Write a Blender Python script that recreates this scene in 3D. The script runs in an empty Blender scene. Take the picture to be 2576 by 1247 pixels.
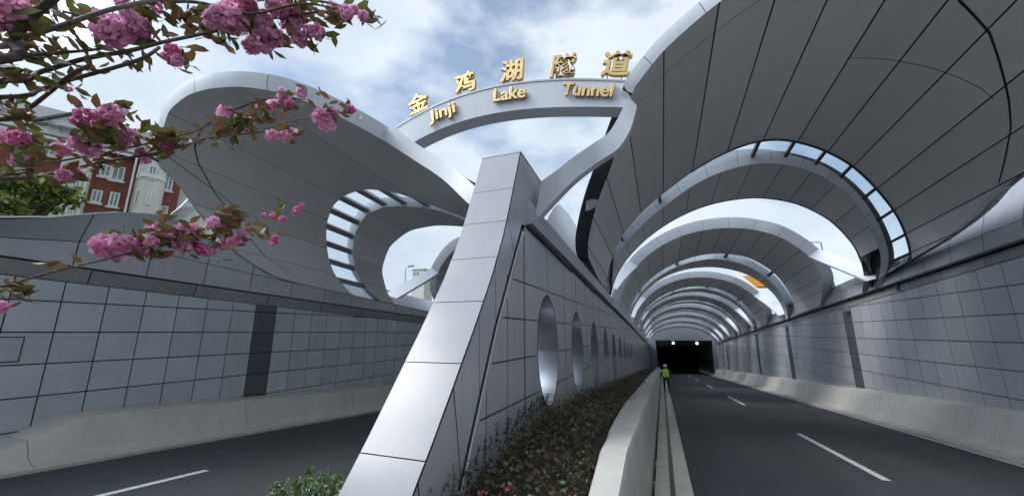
import bpy, bmesh, math, random
import numpy as np
from mathutils import Vector, Matrix, noise
random.seed(7)
scn = bpy.context.scene
# ------------------------------------------------------------------ camera
S = 0.066            # road gradient: the ramp falls away into the tunnel
HC = 2.1             # camera height over the road at Y = 0
F = 967.0; PW, PH = 2575.0, 1247.0
PIT = math.atan(212 / F); YAW = math.atan(372 / F * math.cos(PIT))
cam_d = bpy.data.cameras.new('camera'); cam = bpy.data.objects.new('camera', cam_d)
scn.collection.objects.link(cam); scn.camera = cam
cam_d.sensor_width = 36; cam_d.lens = F / PW * 36
cam_d.clip_start = 0.05; cam_d.clip_end = 5000
cam.location = (0, 0, HC); cam.rotation_euler = (math.pi / 2 + PIT, 0, YAW)
# ------------------------------------------------------------------ world
SUN_AZ, SUN_EL = math.radians(-114), math.radians(47)
w = bpy.data.worlds.new('World'); scn.world = w; w.use_nodes = True
nt = w.node_tree; N = nt.nodes; LK = nt.links
bg = N['Background']; bg.inputs['Strength'].default_value = 0.1
sky = N.new('ShaderNodeTexSky'); sky.sky_type = 'NISHITA'; sky.sun_disc = False
sky.sun_elevation = SUN_EL; sky.sun_rotation = SUN_AZ; sky.air_density = 1.0; sky.dust_density = 0.6
tc = N.new('ShaderNodeTexCoord')
mp = N.new('ShaderNodeMapping'); mp.inputs['Scale'].default_value = (1.0, 1.0, 1.9); mp.inputs['Location'].default_value = (0.35, 0.1, 0.2)
LK.new(tc.outputs['Generated'], mp.inputs[0])
n1 = N.new('ShaderNodeTexNoise'); n1.inputs['Scale'].default_value = 3.1; n1.inputs['Detail'].default_value = 7; n1.inputs['Roughness'].default_value = 0.52
LK.new(mp.outputs[0], n1.inputs['Vector'])
r1 = N.new('ShaderNodeValToRGB'); r1.color_ramp.elements[0].position = 0.34; r1.color_ramp.elements[1].position = 0.50; r1.color_ramp.elements[0].color = (.22, .22, .22, 1)
LK.new(n1.outputs[0], r1.inputs[0])
n2 = N.new('ShaderNodeTexNoise'); n2.inputs['Scale'].default_value = 2.3; n2.inputs['Detail'].default_value = 5
mp2 = N.new('ShaderNodeMapping'); mp2.inputs['Location'].default_value = (3.1, 1.7, 0.4); mp2.inputs['Scale'].default_value = (1, 1, 2.2)
LK.new(tc.outputs['Generated'], mp2.inputs[0]); LK.new(mp2.outputs[0], n2.inputs['Vector'])
r2 = N.new('ShaderNodeValToRGB')
r2.color_ramp.elements[0].position = 0.35; r2.color_ramp.elements[0].color = (3.7, 4.35, 5.1, 1)
r2.color_ramp.elements[1].position = 0.62; r2.color_ramp.elements[1].color = (4.9, 5.4, 5.95, 1)
LK.new(n2.outputs[0], r2.inputs[0])
mx = N.new('ShaderNodeMix'); mx.data_type = 'RGBA'
LK.new(r1.outputs[0], mx.inputs['Factor']); LK.new(sky.outputs[0], mx.inputs['A']); LK.new(r2.outputs[0], mx.inputs['B'])
# glow added to unseen clouds round the veiled sun, behind-left, to brighten the structure
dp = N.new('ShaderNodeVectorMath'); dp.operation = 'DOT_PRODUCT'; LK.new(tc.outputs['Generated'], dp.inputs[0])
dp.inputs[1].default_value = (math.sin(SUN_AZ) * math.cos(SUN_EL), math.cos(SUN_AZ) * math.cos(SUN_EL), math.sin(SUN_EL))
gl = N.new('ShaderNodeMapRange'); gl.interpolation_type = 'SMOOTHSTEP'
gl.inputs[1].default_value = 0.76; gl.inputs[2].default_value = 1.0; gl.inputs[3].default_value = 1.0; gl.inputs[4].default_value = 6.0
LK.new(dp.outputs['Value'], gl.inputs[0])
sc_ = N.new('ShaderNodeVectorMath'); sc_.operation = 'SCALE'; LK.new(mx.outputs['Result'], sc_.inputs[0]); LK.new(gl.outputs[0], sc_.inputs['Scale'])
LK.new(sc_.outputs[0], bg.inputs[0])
# ------------------------------------------------------------------ sun
sd = bpy.data.lights.new('sun', 'SUN'); sd.energy = 1.1; sd.angle = math.radians(16); sd.color = (1.0, 0.96, 0.9)
sun = bpy.data.objects.new('sun', sd); scn.collection.objects.link(sun)
sdir = Vector((math.sin(SUN_AZ) * math.cos(SUN_EL), math.cos(SUN_AZ) * math.cos(SUN_EL), math.sin(SUN_EL)))
sun.rotation_euler = sdir.to_track_quat('Z', 'Y').to_euler(); sun.location = (0, -20, 60)
vs = scn.view_settings; vs.view_transform = 'Standard'; vs.look = 'None'; vs.exposure = 0.80; vs.gamma = 1.0; vs.use_curve_mapping = False
scn.cycles.max_bounces = 7; scn.cycles.diffuse_bounces = 4; scn.cycles.glossy_bounces = 4
scn.cycles.transmission_bounces = 6; scn.cycles.transparent_max_bounces = 12
scn.cycles.use_denoising = True

# ------------------------------------------------------------------ materials
def mat(name, col, rough=0.5, metal=0.0, spec=0.5, var=0.06, nscale=1.5, bump=0.0, bscale=40.0, col2=None, tilevar=0.0,
        rvar=0.0, streak=0.0, trans=0.0, emis=None, coat=0.0):
    m = bpy.data.materials.new(name); m.use_nodes = True
    t = m.node_tree; b = t.nodes['Principled BSDF']
    b.inputs['Roughness'].default_value = rough; b.inputs['Metallic'].default_value = metal
    b.inputs['Specular IOR Level'].default_value = spec
    b.inputs['Coat Weight'].default_value = coat; b.inputs['Coat Roughness'].default_value = 0.08
    c2 = col2 or tuple(c * (1 - var * 2) for c in col)
    tcn = t.nodes.new('ShaderNodeTexCoord')
    ge = t.nodes.new('ShaderNodeNewGeometry')
    no = t.nodes.new('ShaderNodeTexNoise'); no.inputs['Scale'].default_value = nscale; no.inputs['Detail'].default_value = 6
    no.inputs['Roughness'].default_value = 0.6
    t.links.new(ge.outputs['Position'], no.inputs['Vector'])
    rp = t.nodes.new('ShaderNodeValToRGB'); rp.color_ramp.elements[0].position = 0.3; rp.color_ramp.elements[1].position = 0.7
    rp.color_ramp.elements[0].color = (*c2, 1); rp.color_ramp.elements[1].color = (*col, 1)
    t.links.new(no.outputs[0], rp.inputs[0]); out = rp.outputs[0]
    if streak:
        mpn = t.nodes.new('ShaderNodeMapping'); mpn.inputs['Scale'].default_value = (5, 5, 0.35)
        t.links.new(ge.outputs['Position'], mpn.inputs[0])
        sn = t.nodes.new('ShaderNodeTexNoise'); sn.inputs['Scale'].default_value = 1.3; sn.inputs['Detail'].default_value = 5
        t.links.new(mpn.outputs[0], sn.inputs['Vector'])
        sr = t.nodes.new('ShaderNodeMapRange'); sr.inputs[1].default_value = 0.45; sr.inputs[2].default_value = 0.75
        sr.inputs[3].default_value = 0.0; sr.inputs[4].default_value = streak
        t.links.new(sn.outputs[0], sr.inputs[0])
        sm = t.nodes.new('ShaderNodeMix'); sm.data_type = 'RGBA'; sm.blend_type = 'MULTIPLY'
        sm.inputs['B'].default_value = (0.45, 0.43, 0.4, 1)
        t.links.new(sr.outputs[0], sm.inputs['Factor']); t.links.new(out, sm.inputs['A']); out = sm.outputs['Result']
    if tilevar:
        at_ = t.nodes.new('ShaderNodeAttribute'); at_.attribute_name = 'rnd'
        mr = t.nodes.new('ShaderNodeMapRange'); mr.inputs[3].default_value = 1 - tilevar; mr.inputs[4].default_value = 1 + tilevar
        t.links.new(at_.outputs['Fac'], mr.inputs[0])
        mm = t.nodes.new('ShaderNodeVectorMath'); mm.operation = 'SCALE'
        t.links.new(out, mm.inputs[0]); t.links.new(mr.outputs[0], mm.inputs['Scale']); out = mm.outputs[0]
    t.links.new(out, b.inputs['Base Color'])
    if rvar:
        rr = t.nodes.new('ShaderNodeMapRange'); rr.inputs[3].default_value = max(0.02, rough - rvar); rr.inputs[4].default_value = rough + rvar
        t.links.new(no.outputs[0], rr.inputs[0]); t.links.new(rr.outputs[0], b.inputs['Roughness'])
    if bump:
        bn = t.nodes.new('ShaderNodeTexNoise'); bn.inputs['Scale'].default_value = bscale; bn.inputs['Detail'].default_value = 4
        t.links.new(ge.outputs['Position'], bn.inputs['Vector'])
        bp = t.nodes.new('ShaderNodeBump'); bp.inputs['Strength'].default_value = bump; bp.inputs['Distance'].default_value = 0.02
        t.links.new(bn.outputs[0], bp.inputs['Height']); t.links.new(bp.outputs[0], b.inputs['Normal'])
    if trans:
        tr = t.nodes.new('ShaderNodeBsdfTranslucent'); t.links.new(out, tr.inputs[0])
        ms = t.nodes.new('ShaderNodeMixShader'); ms.inputs[0].default_value = trans
        t.links.new(b.outputs[0], ms.inputs[1]); t.links.new(tr.outputs[0], ms.inputs[2])
        t.links.new(ms.outputs[0], t.nodes['Material Output'].inputs[0])
    if emis:
        b.inputs['Emission Color'].default_value = (*emis[:3], 1); b.inputs['Emission Strength'].default_value = emis[3]
    return m
M = {}
M['wall'] = mat('wall_panel_grey', (0.40, 0.435, 0.465), 0.34, spec=0.55, tilevar=0.08, streak=0.12, rvar=0.06, bump=0.04, bscale=3)
M['wall_r'] = mat('wall_panel_grey_pale', (0.39, 0.40, 0.43), 0.32, spec=0.55, tilevar=0.08, streak=0.14, rvar=0.06, bump=0.04, bscale=3)
M['dark_tile'] = mat('dark_panel', (0.085, 0.09, 0.10), 0.35, tilevar=0.1)
M['white'] = mat('white_panel', (0.52, 0.535, 0.57), 0.42, spec=0.3, tilevar=0.03, streak=0.10, var=0.02)
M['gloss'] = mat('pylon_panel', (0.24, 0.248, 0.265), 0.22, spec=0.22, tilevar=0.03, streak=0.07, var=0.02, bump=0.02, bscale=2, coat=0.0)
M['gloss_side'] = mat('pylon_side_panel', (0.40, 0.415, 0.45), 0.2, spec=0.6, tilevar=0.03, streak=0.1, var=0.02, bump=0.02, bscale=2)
M['soffit'] = mat('soffit_panel', (0.61, 0.605, 0.605), 0.42, spec=0.4, tilevar=0.10, streak=0.05, var=0.03)
M['gutter'] = mat('gutter_metal', (0.24, 0.24, 0.24), 0.45, tilevar=0.08, streak=0.2)
M['joint'] = mat('joint_black', (0.012, 0.012, 0.014), 0.6)
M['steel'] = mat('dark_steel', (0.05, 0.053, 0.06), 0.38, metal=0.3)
M['galv'] = mat('grey_steel', (0.35, 0.36, 0.38), 0.35, metal=0.6)
M['concrete'] = mat('painted_concrete', (0.47, 0.445, 0.41), 0.62, var=0.10, nscale=0.9, bump=0.08, bscale=18, streak=0.22)
M['slab'] = mat('concrete_slab', (0.50, 0.47, 0.40), 0.7, var=0.12, bump=0.2, bscale=30, streak=0.2)
M['asphalt'] = mat('asphalt', (0.031, 0.032, 0.035), 0.72, var=0.16, nscale=0.35, bump=0.35, bscale=160, col2=(0.025, 0.027, 0.030))
def wear(m, x0, lane, amt=0.22):
    t = m.node_tree; b = t.nodes['Principled BSDF']; lk = b.inputs['Base Color'].links[0]; src = lk.from_socket
    ge = t.nodes.new('ShaderNodeNewGeometry'); mpn = t.nodes.new('ShaderNodeMapping'); mpn.inputs['Scale'].default_value = (1.6, 0.05, 1)
    t.links.new(ge.outputs['Position'], mpn.inputs[0])
    no = t.nodes.new('ShaderNodeTexNoise'); no.inputs['Scale'].default_value = 1.0; no.inputs['Detail'].default_value = 5; t.links.new(mpn.outputs[0], no.inputs['Vector'])
    mr = t.nodes.new('ShaderNodeMapRange'); mr.inputs[1].default_value = .3; mr.inputs[2].default_value = .7; mr.inputs[3].default_value = 1 - amt; mr.inputs[4].default_value = 1 + amt * 1.4
    t.links.new(no.outputs[0], mr.inputs[0])
    n2 = t.nodes.new('ShaderNodeTexNoise'); n2.inputs['Scale'].default_value = 60; n2.inputs['Detail'].default_value = 3; t.links.new(ge.outputs['Position'], n2.inputs['Vector'])
    m2 = t.nodes.new('ShaderNodeMapRange'); m2.inputs[1].default_value = .3; m2.inputs[2].default_value = .7; m2.inputs[3].default_value = .7; m2.inputs[4].default_value = 1.35; t.links.new(n2.outputs[0], m2.inputs[0])
    # thin wandering cracks
    vo = t.nodes.new('ShaderNodeTexVoronoi'); vo.feature = 'DISTANCE_TO_EDGE'; vo.inputs['Scale'].default_value = .22
    wn = t.nodes.new('ShaderNodeTexNoise'); wn.inputs['Scale'].default_value = 1.1; wn.inputs['Detail'].default_value = 4; t.links.new(ge.outputs['Position'], wn.inputs['Vector'])
    ad = t.nodes.new('ShaderNodeVectorMath'); ad.operation = 'MULTIPLY_ADD'; ad.inputs[1].default_value = (2.2, 2.2, 0); t.links.new(wn.outputs['Color'], ad.inputs[0]); t.links.new(ge.outputs['Position'], ad.inputs[2])
    t.links.new(ad.outputs[0], vo.inputs['Vector'])
    cr = t.nodes.new('ShaderNodeMapRange'); cr.inputs[1].default_value = 0; cr.inputs[2].default_value = .006; cr.inputs[3].default_value = .62; cr.inputs[4].default_value = 1; t.links.new(vo.outputs['Distance'], cr.inputs[0])
    a1 = t.nodes.new('ShaderNodeMath'); a1.operation = 'MULTIPLY'; t.links.new(mr.outputs[0], a1.inputs[0]); t.links.new(m2.outputs[0], a1.inputs[1])
    a2 = t.nodes.new('ShaderNodeMath'); a2.operation = 'MULTIPLY'; t.links.new(a1.outputs[0], a2.inputs[0]); t.links.new(cr.outputs[0], a2.inputs[1])
    sc = t.nodes.new('ShaderNodeVectorMath'); sc.operation = 'SCALE'; t.links.new(src, sc.inputs[0]); t.links.new(a2.outputs[0], sc.inputs['Scale'])
    t.links.new(sc.outputs[0], b.inputs['Base Color'])
wear(M['asphalt'], 0, 3.6)
M['paint'] = mat('road_paint', (0.62, 0.62, 0.60), 0.6, var=0.15, nscale=7, bump=0.1, bscale=90)
M['soil'] = mat('soil', (0.045, 0.036, 0.028), 0.95, var=0.2, bump=0.5, bscale=20)
M['grass'] = mat('grass_ground', (0.07, 0.10, 0.035), 0.95, var=0.2, nscale=0.5)
M['gold'] = mat('gold_sign', (0.66, 0.48, 0.21), 0.38, metal=0.6, var=0.12, nscale=9, bump=0.15, bscale=25)
M['gold_side'] = mat('bronze_sign_side', (0.35, 0.23, 0.10), 0.4, metal=0.7)
M['glass'] = None
M['lining'] = mat('brushed_reveal', (0.42, 0.43, 0.46), 0.28, metal=0.85)
M['brick'] = mat('red_brick', (0.20, 0.06, 0.042), 0.8, var=0.15, nscale=3, bump=0.2, bscale=30)
M['stucco'] = mat('white_stucco', (0.62, 0.60, 0.56), 0.85, var=0.06, streak=0.2)
M['roof'] = mat('grey_roof', (0.13, 0.13, 0.135), 0.7, var=0.12, nscale=4)
M['trim'] = mat('white_trim', (0.68, 0.68, 0.68), 0.5)
M['pane'] = mat('window_pane', (0.20, 0.25, 0.28), 0.12, spec=0.9, var=0.3, nscale=1.2)
M['bark'] = mat('cherry_bark', (0.12, 0.085, 0.075), 0.75, var=0.25, nscale=25, bump=0.6, bscale=90)
M['bark_pale'] = mat('pale_cherry_bark', (0.30, 0.27, 0.25), 0.75, var=0.25, nscale=25, bump=0.6, bscale=90)
M['petal'] = mat('pink_petal', (0.88, 0.52, 0.70), 0.55, nscale=40, col2=(0.72, 0.27, 0.46), trans=0.45)
M['petal_pale'] = mat('pale_pink_petal', (0.88, 0.60, 0.78), 0.55, nscale=40, col2=(0.76, 0.38, 0.60), trans=0.45)
M['petal_deep'] = mat('deep_pink_petal', (0.78, 0.26, 0.50), 0.55, nscale=40, col2=(0.55, 0.12, 0.32), trans=0.4)
M['bract'] = mat('dull_pink_bract', (0.42, 0.12, 0.16), 0.6, trans=0.3)
M['leafb'] = mat('bronze_leaf', (0.24, 0.12, 0.06), 0.5, nscale=14, col2=(0.07, 0.075, 0.025), trans=0.3)
M['leafg'] = mat('young_green_leaf', (0.15, 0.17, 0.04), 0.5, nscale=14, col2=(0.07, 0.09, 0.02), trans=0.35)
M['hedge'] = mat('hedge_leaf', (0.085, 0.078, 0.036), 0.6, nscale=4, col2=(0.035, 0.045, 0.018), trans=0.15)
M['hedge2'] = mat('hedge_leaf_brown', (0.14, 0.082, 0.05), 0.6, nscale=4, trans=0.15)
M['shrub'] = mat('shrub_leaf', (0.10, 0.20, 0.05), 0.45, nscale=6, col2=(0.04, 0.09, 0.025), trans=0.3)
M['shrub_l'] = mat('shrub_leaf_light', (0.28, 0.40, 0.14), 0.4, nscale=6, trans=0.3)
M['treeleaf'] = mat('tree_leaf', (0.24, 0.28, 0.05), 0.55, nscale=1.5, col2=(0.05, 0.085, 0.018), trans=0.25)
M['wood'] = mat('trunk_bark', (0.09, 0.07, 0.05), 0.9, bump=0.5)
M['vest'] = mat('hi_vis_vest', (0.45, 0.85, 0.03), 0.6, emis=None)
M['reflect'] = mat('reflective_tape', (0.75, 0.76, 0.78), 0.3)
M['cloth'] = mat('navy_cloth', (0.022, 0.024, 0.035), 0.8)
M['skin'] = mat('skin', (0.45, 0.27, 0.19), 0.5)
M['helmet'] = mat('white_helmet', (0.85, 0.85, 0.83), 0.25)
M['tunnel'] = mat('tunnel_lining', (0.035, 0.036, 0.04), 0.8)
M['headwall'] = mat('headwall_grey', (0.19, 0.21, 0.24), 0.5)
M['orange'] = mat('orange_board', (0.85, 0.36, 0.03), 0.5, var=0.1, nscale=3)
M['lamp'] = mat('lamp_glow', (0.9, 0.9, 0.85), 0.4, emis=(0.85, 1.0, 0.9, 7.0))
g = bpy.data.materials.new('clear_glass'); g.use_nodes = True
gt = g.node_tree; gb = gt.nodes['Principled BSDF']; gb.inputs['Roughness'].default_value = 0.03; gb.inputs['Base Color'].default_value = (0.75, 0.85, 0.88, 1)
gtr = gt.nodes.new('ShaderNodeBsdfTransparent'); gtr.inputs[0].default_value = (0.86, 0.92, 0.95, 1)
gm = gt.nodes.new('ShaderNodeMixShader'); gm.inputs[0].default_value = 0.13
gt.links.new(gtr.outputs[0], gm.inputs[1]); gt.links.new(gb.outputs[0], gm.inputs[2]); gt.links.new(gm.outputs[0], gt.nodes['Material Output'].inputs[0])
M['glass'] = g

# ------------------------------------------------------------------ helpers
def W(X, Y, h): return Vector((X, Y, h - S * Y))          # X across, Y along the road, h height over the falling road
class MB:
    """collects faces in world coordinates, links them as ONE mesh object"""
    def __init__(s): s.v = []; s.f = []; s.m = []; s.r = []
    def face(s, pts, m=0, rnd=None):
        i = len(s.v); s.v += [Vector(p) for p in pts]; s.f.append(tuple(range(i, i + len(pts)))); s.m.append(m)
        s.r.append(random.random() if rnd is None else rnd)
    def grid(s, rows, m=0, rnd=None, flip=False):
        r = random.random() if rnd is None else rnd
        i = len(s.v); nc = len(rows[0])
        for row in rows: s.v += [Vector(p) for p in row]
        for a in range(len(rows) - 1):
            for b in range(nc - 1):
                q = (i + a * nc + b, i + a * nc + b + 1, i + (a + 1) * nc + b + 1, i + (a + 1) * nc + b)
                s.f.append(q[::-1] if flip else q); s.m.append(m); s.r.append(r)
    def hexa(s, p, m=0, rnd=None):
        """8 points: bottom ring 0-3, top ring 4-7"""
        r = random.random() if rnd is None else rnd
        i = len(s.v); s.v += [Vector(q) for q in p]
        for q in ((3, 2, 1, 0), (4, 5, 6, 7), (0, 1, 5, 4), (1, 2, 6, 5), (2, 3, 7, 6), (3, 0, 4, 7)):
            s.f.append(tuple(i + k for k in q)); s.m.append(m); s.r.append(r)
    def box(s, x0, x1, y0, y1, z0, z1, m=0):
        s.hexa([(x0, y0, z0), (x1, y0, z0), (x1, y1, z0), (x0, y1, z0), (x0, y0, z1), (x1, y0, z1), (x1, y1, z1), (x0, y1, z1)], m)
    def rbox(s, X0, X1, Y0, Y1, h0, h1, m=0, n=1):
        """box in road coordinates"""
        s.hexa([W(X0, Y0, h0), W(X1, Y0, h0), W(X1, Y1, h0), W(X0, Y1, h0), W(X0, Y0, h1), W(X1, Y0, h1), W(X1, Y1, h1), W(X0, Y1, h1)], m)
    def obox(s, o, u, v, t, m=0):
        """box from corner o with edge vectors u, v, t"""
        o, u, v, t = map(Vector, (o, u, v, t))
        s.hexa([o, o + u, o + u + v, o + v, o + t, o + t + u, o + t + u + v, o + t + v], m)
    def sweep(s, rings, m=0, close=True, caps=True):
        r = random.random(); i = len(s.v); n = len(rings[0])
        for ring in rings: s.v += [Vector(p) for p in ring]
        for a in range(len(rings) - 1):
            for b in range(n if close else n - 1):
                c = (b + 1) % n
                s.f.append((i + a * n + b, i + a * n + c, i + (a + 1) * n + c, i + (a + 1) * n + b)); s.m.append(m); s.r.append(r)
        if caps and close:
            s.f.append(tuple(i + k for k in range(n))[::-1]); s.m.append(m); s.r.append(r)
            k0 = i + (len(rings) - 1) * n
            s.f.append(tuple(k0 + k for k in range(n))); s.m.append(m); s.r.append(r)
    def tube(s, pts, rads, m=0, n=8):
        pts = [Vector(p) for p in pts]
        if isinstance(rads, (int, float)): rads = [rads] * len(pts)
        rings = []
        for k, p in enumerate(pts):
            d = (pts[min(k + 1, len(pts) - 1)] - pts[max(k - 1, 0)]).normalized()
            a = d.cross(Vector((0, 0, 1)));
            if a.length < 1e-3: a = d.cross(Vector((0, 1, 0)))
            a.normalize(); b = d.cross(a)
            rings.append([p + (a * math.cos(2 * math.pi * j / n) + b * math.sin(2 * math.pi * j / n)) * rads[k] for j in range(n)])
        s.sweep(rings, m)
    def build(s, name, mats, parent=None, label=None, cat=None, group=None, kind=None, smooth=None, fixn=True):
        if not isinstance(mats, (list, tuple)): mats = [mats]
        me = bpy.data.meshes.new(name)
        vs_ = np.array([tuple(v) for v in s.v])
        lo, hi = vs_.min(0), vs_.max(0); base = Vector(((lo[0] + hi[0]) / 2, (lo[1] + hi[1]) / 2, lo[2]))
        me.from_pydata([tuple(Vector(v) - base) for v in s.v], [], s.f)
        for m_ in mats: me.materials.append(m_)
        me.polygons.foreach_set('material_index', s.m)
        at_ = me.attributes.new('rnd', 'FLOAT', 'FACE'); at_.data.foreach_set('value', s.r)
        if fixn:
            b = bmesh.new(); b.from_mesh(me); bmesh.ops.recalc_face_normals(b, faces=b.faces); b.to_mesh(me); b.free()
        if smooth is not None:
            me.polygons.foreach_set('use_smooth', [True] * len(me.polygons))
            try: me.set_sharp_from_angle(angle=math.radians(smooth))
            except Exception: pass
        me.update()
        o = bpy.data.objects.new(name, me); scn.collection.objects.link(o)
        if parent is not None:
            o.parent = parent; o.location = base - world_loc(parent)
        else: o.location = base
        return tag(o, label, cat, group, kind)
def world_loc(o):
    l = Vector(o.location)
    while o.parent: o = o.parent; l += Vector(o.location)
    return l
def tag(o, label=None, cat=None, group=None, kind=None):
    if label: o['label'] = label
    if cat: o['category'] = cat
    if group: o['group'] = group
    if kind: o['kind'] = kind
    return o
def empty(name, loc, label=None, cat=None, group=None):
    o = bpy.data.objects.new(name, None); scn.collection.objects.link(o); o.location = loc; o.empty_display_size = 0.3
    return tag(o, label, cat, group)
_cp, _sp, _cy, _sy = math.cos(PIT), math.sin(PIT), math.cos(YAW), math.sin(YAW)
FW = Vector((-_sy * _cp, _cy * _cp, _sp)); RT = Vector((_cy, _sy, 0)); UP = RT.cross(FW)
CAMP = Vector((0, 0, HC))
def ray(x, y): return FW * F + RT * (x - PW / 2) + UP * (PH / 2 - y)
def atY(x, y, Y): d = ray(x, y); return CAMP + d * (Y / d.y)
def atD(x, y, D): d = ray(x, y).normalized(); return CAMP + d * D
def lerp(a, b, t): return a + (b - a) * t
def tab(pts, smooth=5.0):
    """smoothed table lookup angle -> Y"""
    pts = sorted(pts); xs = np.array([p[0] for p in pts]); ys = np.array([p[1] for p in pts])
    g_ = np.arange(-10, 191, 0.5); v = np.interp(g_, xs, ys)
    k = max(1, int(smooth / 0.5) * 2 + 1); ker = np.hanning(k + 2)[1:-1]; ker /= ker.sum()
    v2 = np.convolve(np.pad(v, k // 2, mode='edge'), ker, 'valid')
    return lambda a: float(np.interp(a, g_, v2))
RP = (3.3, 5.7, 4.4, 4.75)      # right barrel: centre X, half width, springing h, rise
LP = (-7.5, 4.5, 3.6, 4.2)      # left barrel
def BP(P, a, Y, off=0.0):
    t = math.radians(a)
    return W(P[0] + (P[1] + off) * math.cos(t), Y, P[2] + (P[3] + off) * math.sin(t))

# ------------------------------------------------------------------ ground, roads
YN, YF = -30.0, 76.0
gr = MB()
def strip(mb, prof, Y0, Y1, ny, m=0, rnd=0.5):
    rows = [[W(x, lerp(Y0, Y1, k / ny), h) for x, h in prof] for k in range(ny + 1)]
    mb.grid(rows, m, rnd)
# one big sheet: upland left and right, cut down to the two roadbeds between the walls
prof = [(-900, 4.1), (-60, 4.1), (-12.6, 3.9), (-12.5, -0.3), (9.6, -0.3), (9.7, 5.4), (60, 5.6), (900, 5.6)]
xs = [p[0] for p in prof]
rows = []
for Y in (-400, -60, 0, 40, 80):
    rows.append([Vector((x, Y, h - S * max(-30, min(Y, 80)))) for x, h in prof])
gr.grid(rows, 0)
rows2 = [[Vector((x, 80.02, (h if abs(x) > 9.65 else 5.6) - S * 80)) for x, h in prof], [Vector((x, 1500, 5.0 - S * 80)) for x, h in prof]]
gr.grid([[Vector((-900, 125, 4.1 - S * 80)), Vector((900, 125, 4.1 - S * 80))], [Vector((-900, 2500, 4 - S * 80)), Vector((900, 2500, 4 - S * 80))]], 0)
gr.grid([[Vector((-900, 80, 4.1 - S * 80)), Vector((-12.6, 80, 3.9 - S * 80))], [Vector((-900, 125, 4.1 - S * 80)), Vector((-12.6, 125, 4.1 - S * 80))]], 0)
gr.grid([[Vector((9.7, 80, 5.4 - S * 80)), Vector((900, 80, 5.6 - S * 80))], [Vector((9.7, 125, 4.1 - S * 80)), Vector((900, 125, 4.1 - S * 80))]], 0)
gr.build('ground', M['grass'], kind='structure', fixn=False)
def flat(name, m, X0, X1, h, Y0=YN, Y1=110.0, ny=20):
    b = MB(); strip(b, [(X0, h), (X1, h)], Y0, Y1, ny); return b.build(name, m, kind='structure', fixn=False)
flat('right_road', M['asphalt'], 0.30, 7.95, 0.0)
flat('left_road', M['asphalt'], -10.6, -4.3, 0.0)
def marks(name, X, segs, wd, h=0.004):
    b = MB()
    for y0, y1 in segs:
        n = max(1, int((y1 - y0) / 2))
        strip(b, [(X - wd / 2, h), (X + wd / 2, h)], y0, y1, n)
    return b.build(name, M['paint'], kind='structure', fixn=False)
marks('road_marking', 3.86, [(-4.5, 0.8), (10.15, 15.5), (24.3, 29.9), (38.4, 43.8), (52.5, 58), (66.5, 72)], 0.15)
marks('road_marking', 7.45, [(YN, 76)], 0.10)
b = MB(); b.rbox(7.56, 7.775, -20, 76, -.05, .07); b.build('kerb_line', M['slab'], None, 'pale kerb line along the foot of the right crash barrier', 'kerb')
b = MB(); b.rbox(-10.395, -10.26, -20, 76, -.05, .06); b.build('kerb_line', M['slab'], None, 'pale kerb line along the foot of the left crash barrier', 'kerb')
marks('road_marking', -7.9, [(-9, -4), (0.4, 5.25), (14.6, 20), (29, 34), (43, 48)], 0.14)
# ------------------------------------------------------------------ tiled retaining walls
def tile_wall(tiles, side, X, Y0, Y1, yph, wy, zph, hz, hbot, htop, darks, gap=0.0125, t=0.035, lean=0.0):
    """facing panels, rows truly level, clipped at bottom/top that follow the ramp. side=+1: faces +X"""
    y = yph - math.ceil((yph - Y0) / wy) * wy
    edges = []
    while y < Y1 - 0.05:
        a, b = max(y, Y0), min(y + wy, Y1); edges.append((a, b)); y += wy
    for a, b in edges:
        mid = (a + b) / 2; dk = any(d0 <= mid <= d1 for d0, d1 in darks)
        za_lo, za_hi = hbot(a) - S * a, htop(a) - S * a
        zb_lo, zb_hi = hbot(b) - S * b, htop(b) - S * b
        k0 = math.floor((min(za_lo, zb_lo) - zph) / hz); k1 = math.ceil((max(za_hi, zb_hi) - zph) / hz)
        A, B = a + gap, b - gap
        for k in range(k0, k1 + 1):
            z0, z1 = zph + k * hz + gap, zph + (k + 1) * hz - gap
            p = [(A, max(z0, za_lo)), (B, max(z0, zb_lo)), (B, min(z1, zb_hi)), (A, min(z1, za_hi))]
            if p[3][1] - p[0][1] < 0.03 and p[2][1] - p[1][1] < 0.03: continue
            if p[3][1] < p[0][1]: p[3] = (A, p[0][1] + 0.002)
            if p[2][1] < p[1][1]: p[2] = (B, p[1][1] + 0.002)
            jt = [random.uniform(-0.0025, 0.0025) for _ in range(4)]
            f = [Vector((X + side * t + jt[i] + lean * (q[1]), q[0], q[1])) for i, q in enumerate(p)]
            bk = [Vector((X + lean * q[1], q[0], q[1])) for q in p]
            tiles.hexa(bk + f if side > 0 else f + bk, 1 if dk else 0)
# left wall
LX = -11.8
lw = empty('retaining_wall', W(LX, 20, 0), 'long grey tiled retaining wall beside the left carriageway, with a dark vertical strip', 'wall')
tl = MB(); lb = lambda Y: 0.62 if Y > 5.3 else lerp(0.1, 0.62, max(0, (Y - 3.6) / 1.7)); lt = lambda Y: min(3.33 + 0.022 * Y, 3.9)
tile_wall(tl, 1, LX, -6, YF, 4.30, 0.71, 0.855, 0.625, lb, lt, [(8.5, 9.2), (20.5, 21.3), (33, 34), (45, 46), (57, 58)])
tl.build('tile_facing', [M['wall'], M['dark_tile']], lw)
b = MB(); strip(b, [(LX - 0.02, -0.3), (LX - 0.02, 4.4)], -6, YF, 12); strip(b, [(LX - 0.7, -0.3), (LX - 0.7, 4.2)], -6, YF, 12)
b.build('backing', M['joint'], lw, fixn=False)
b = MB()   # recessed dark gutter band under the parapet, with segments
y = -6.0
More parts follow.
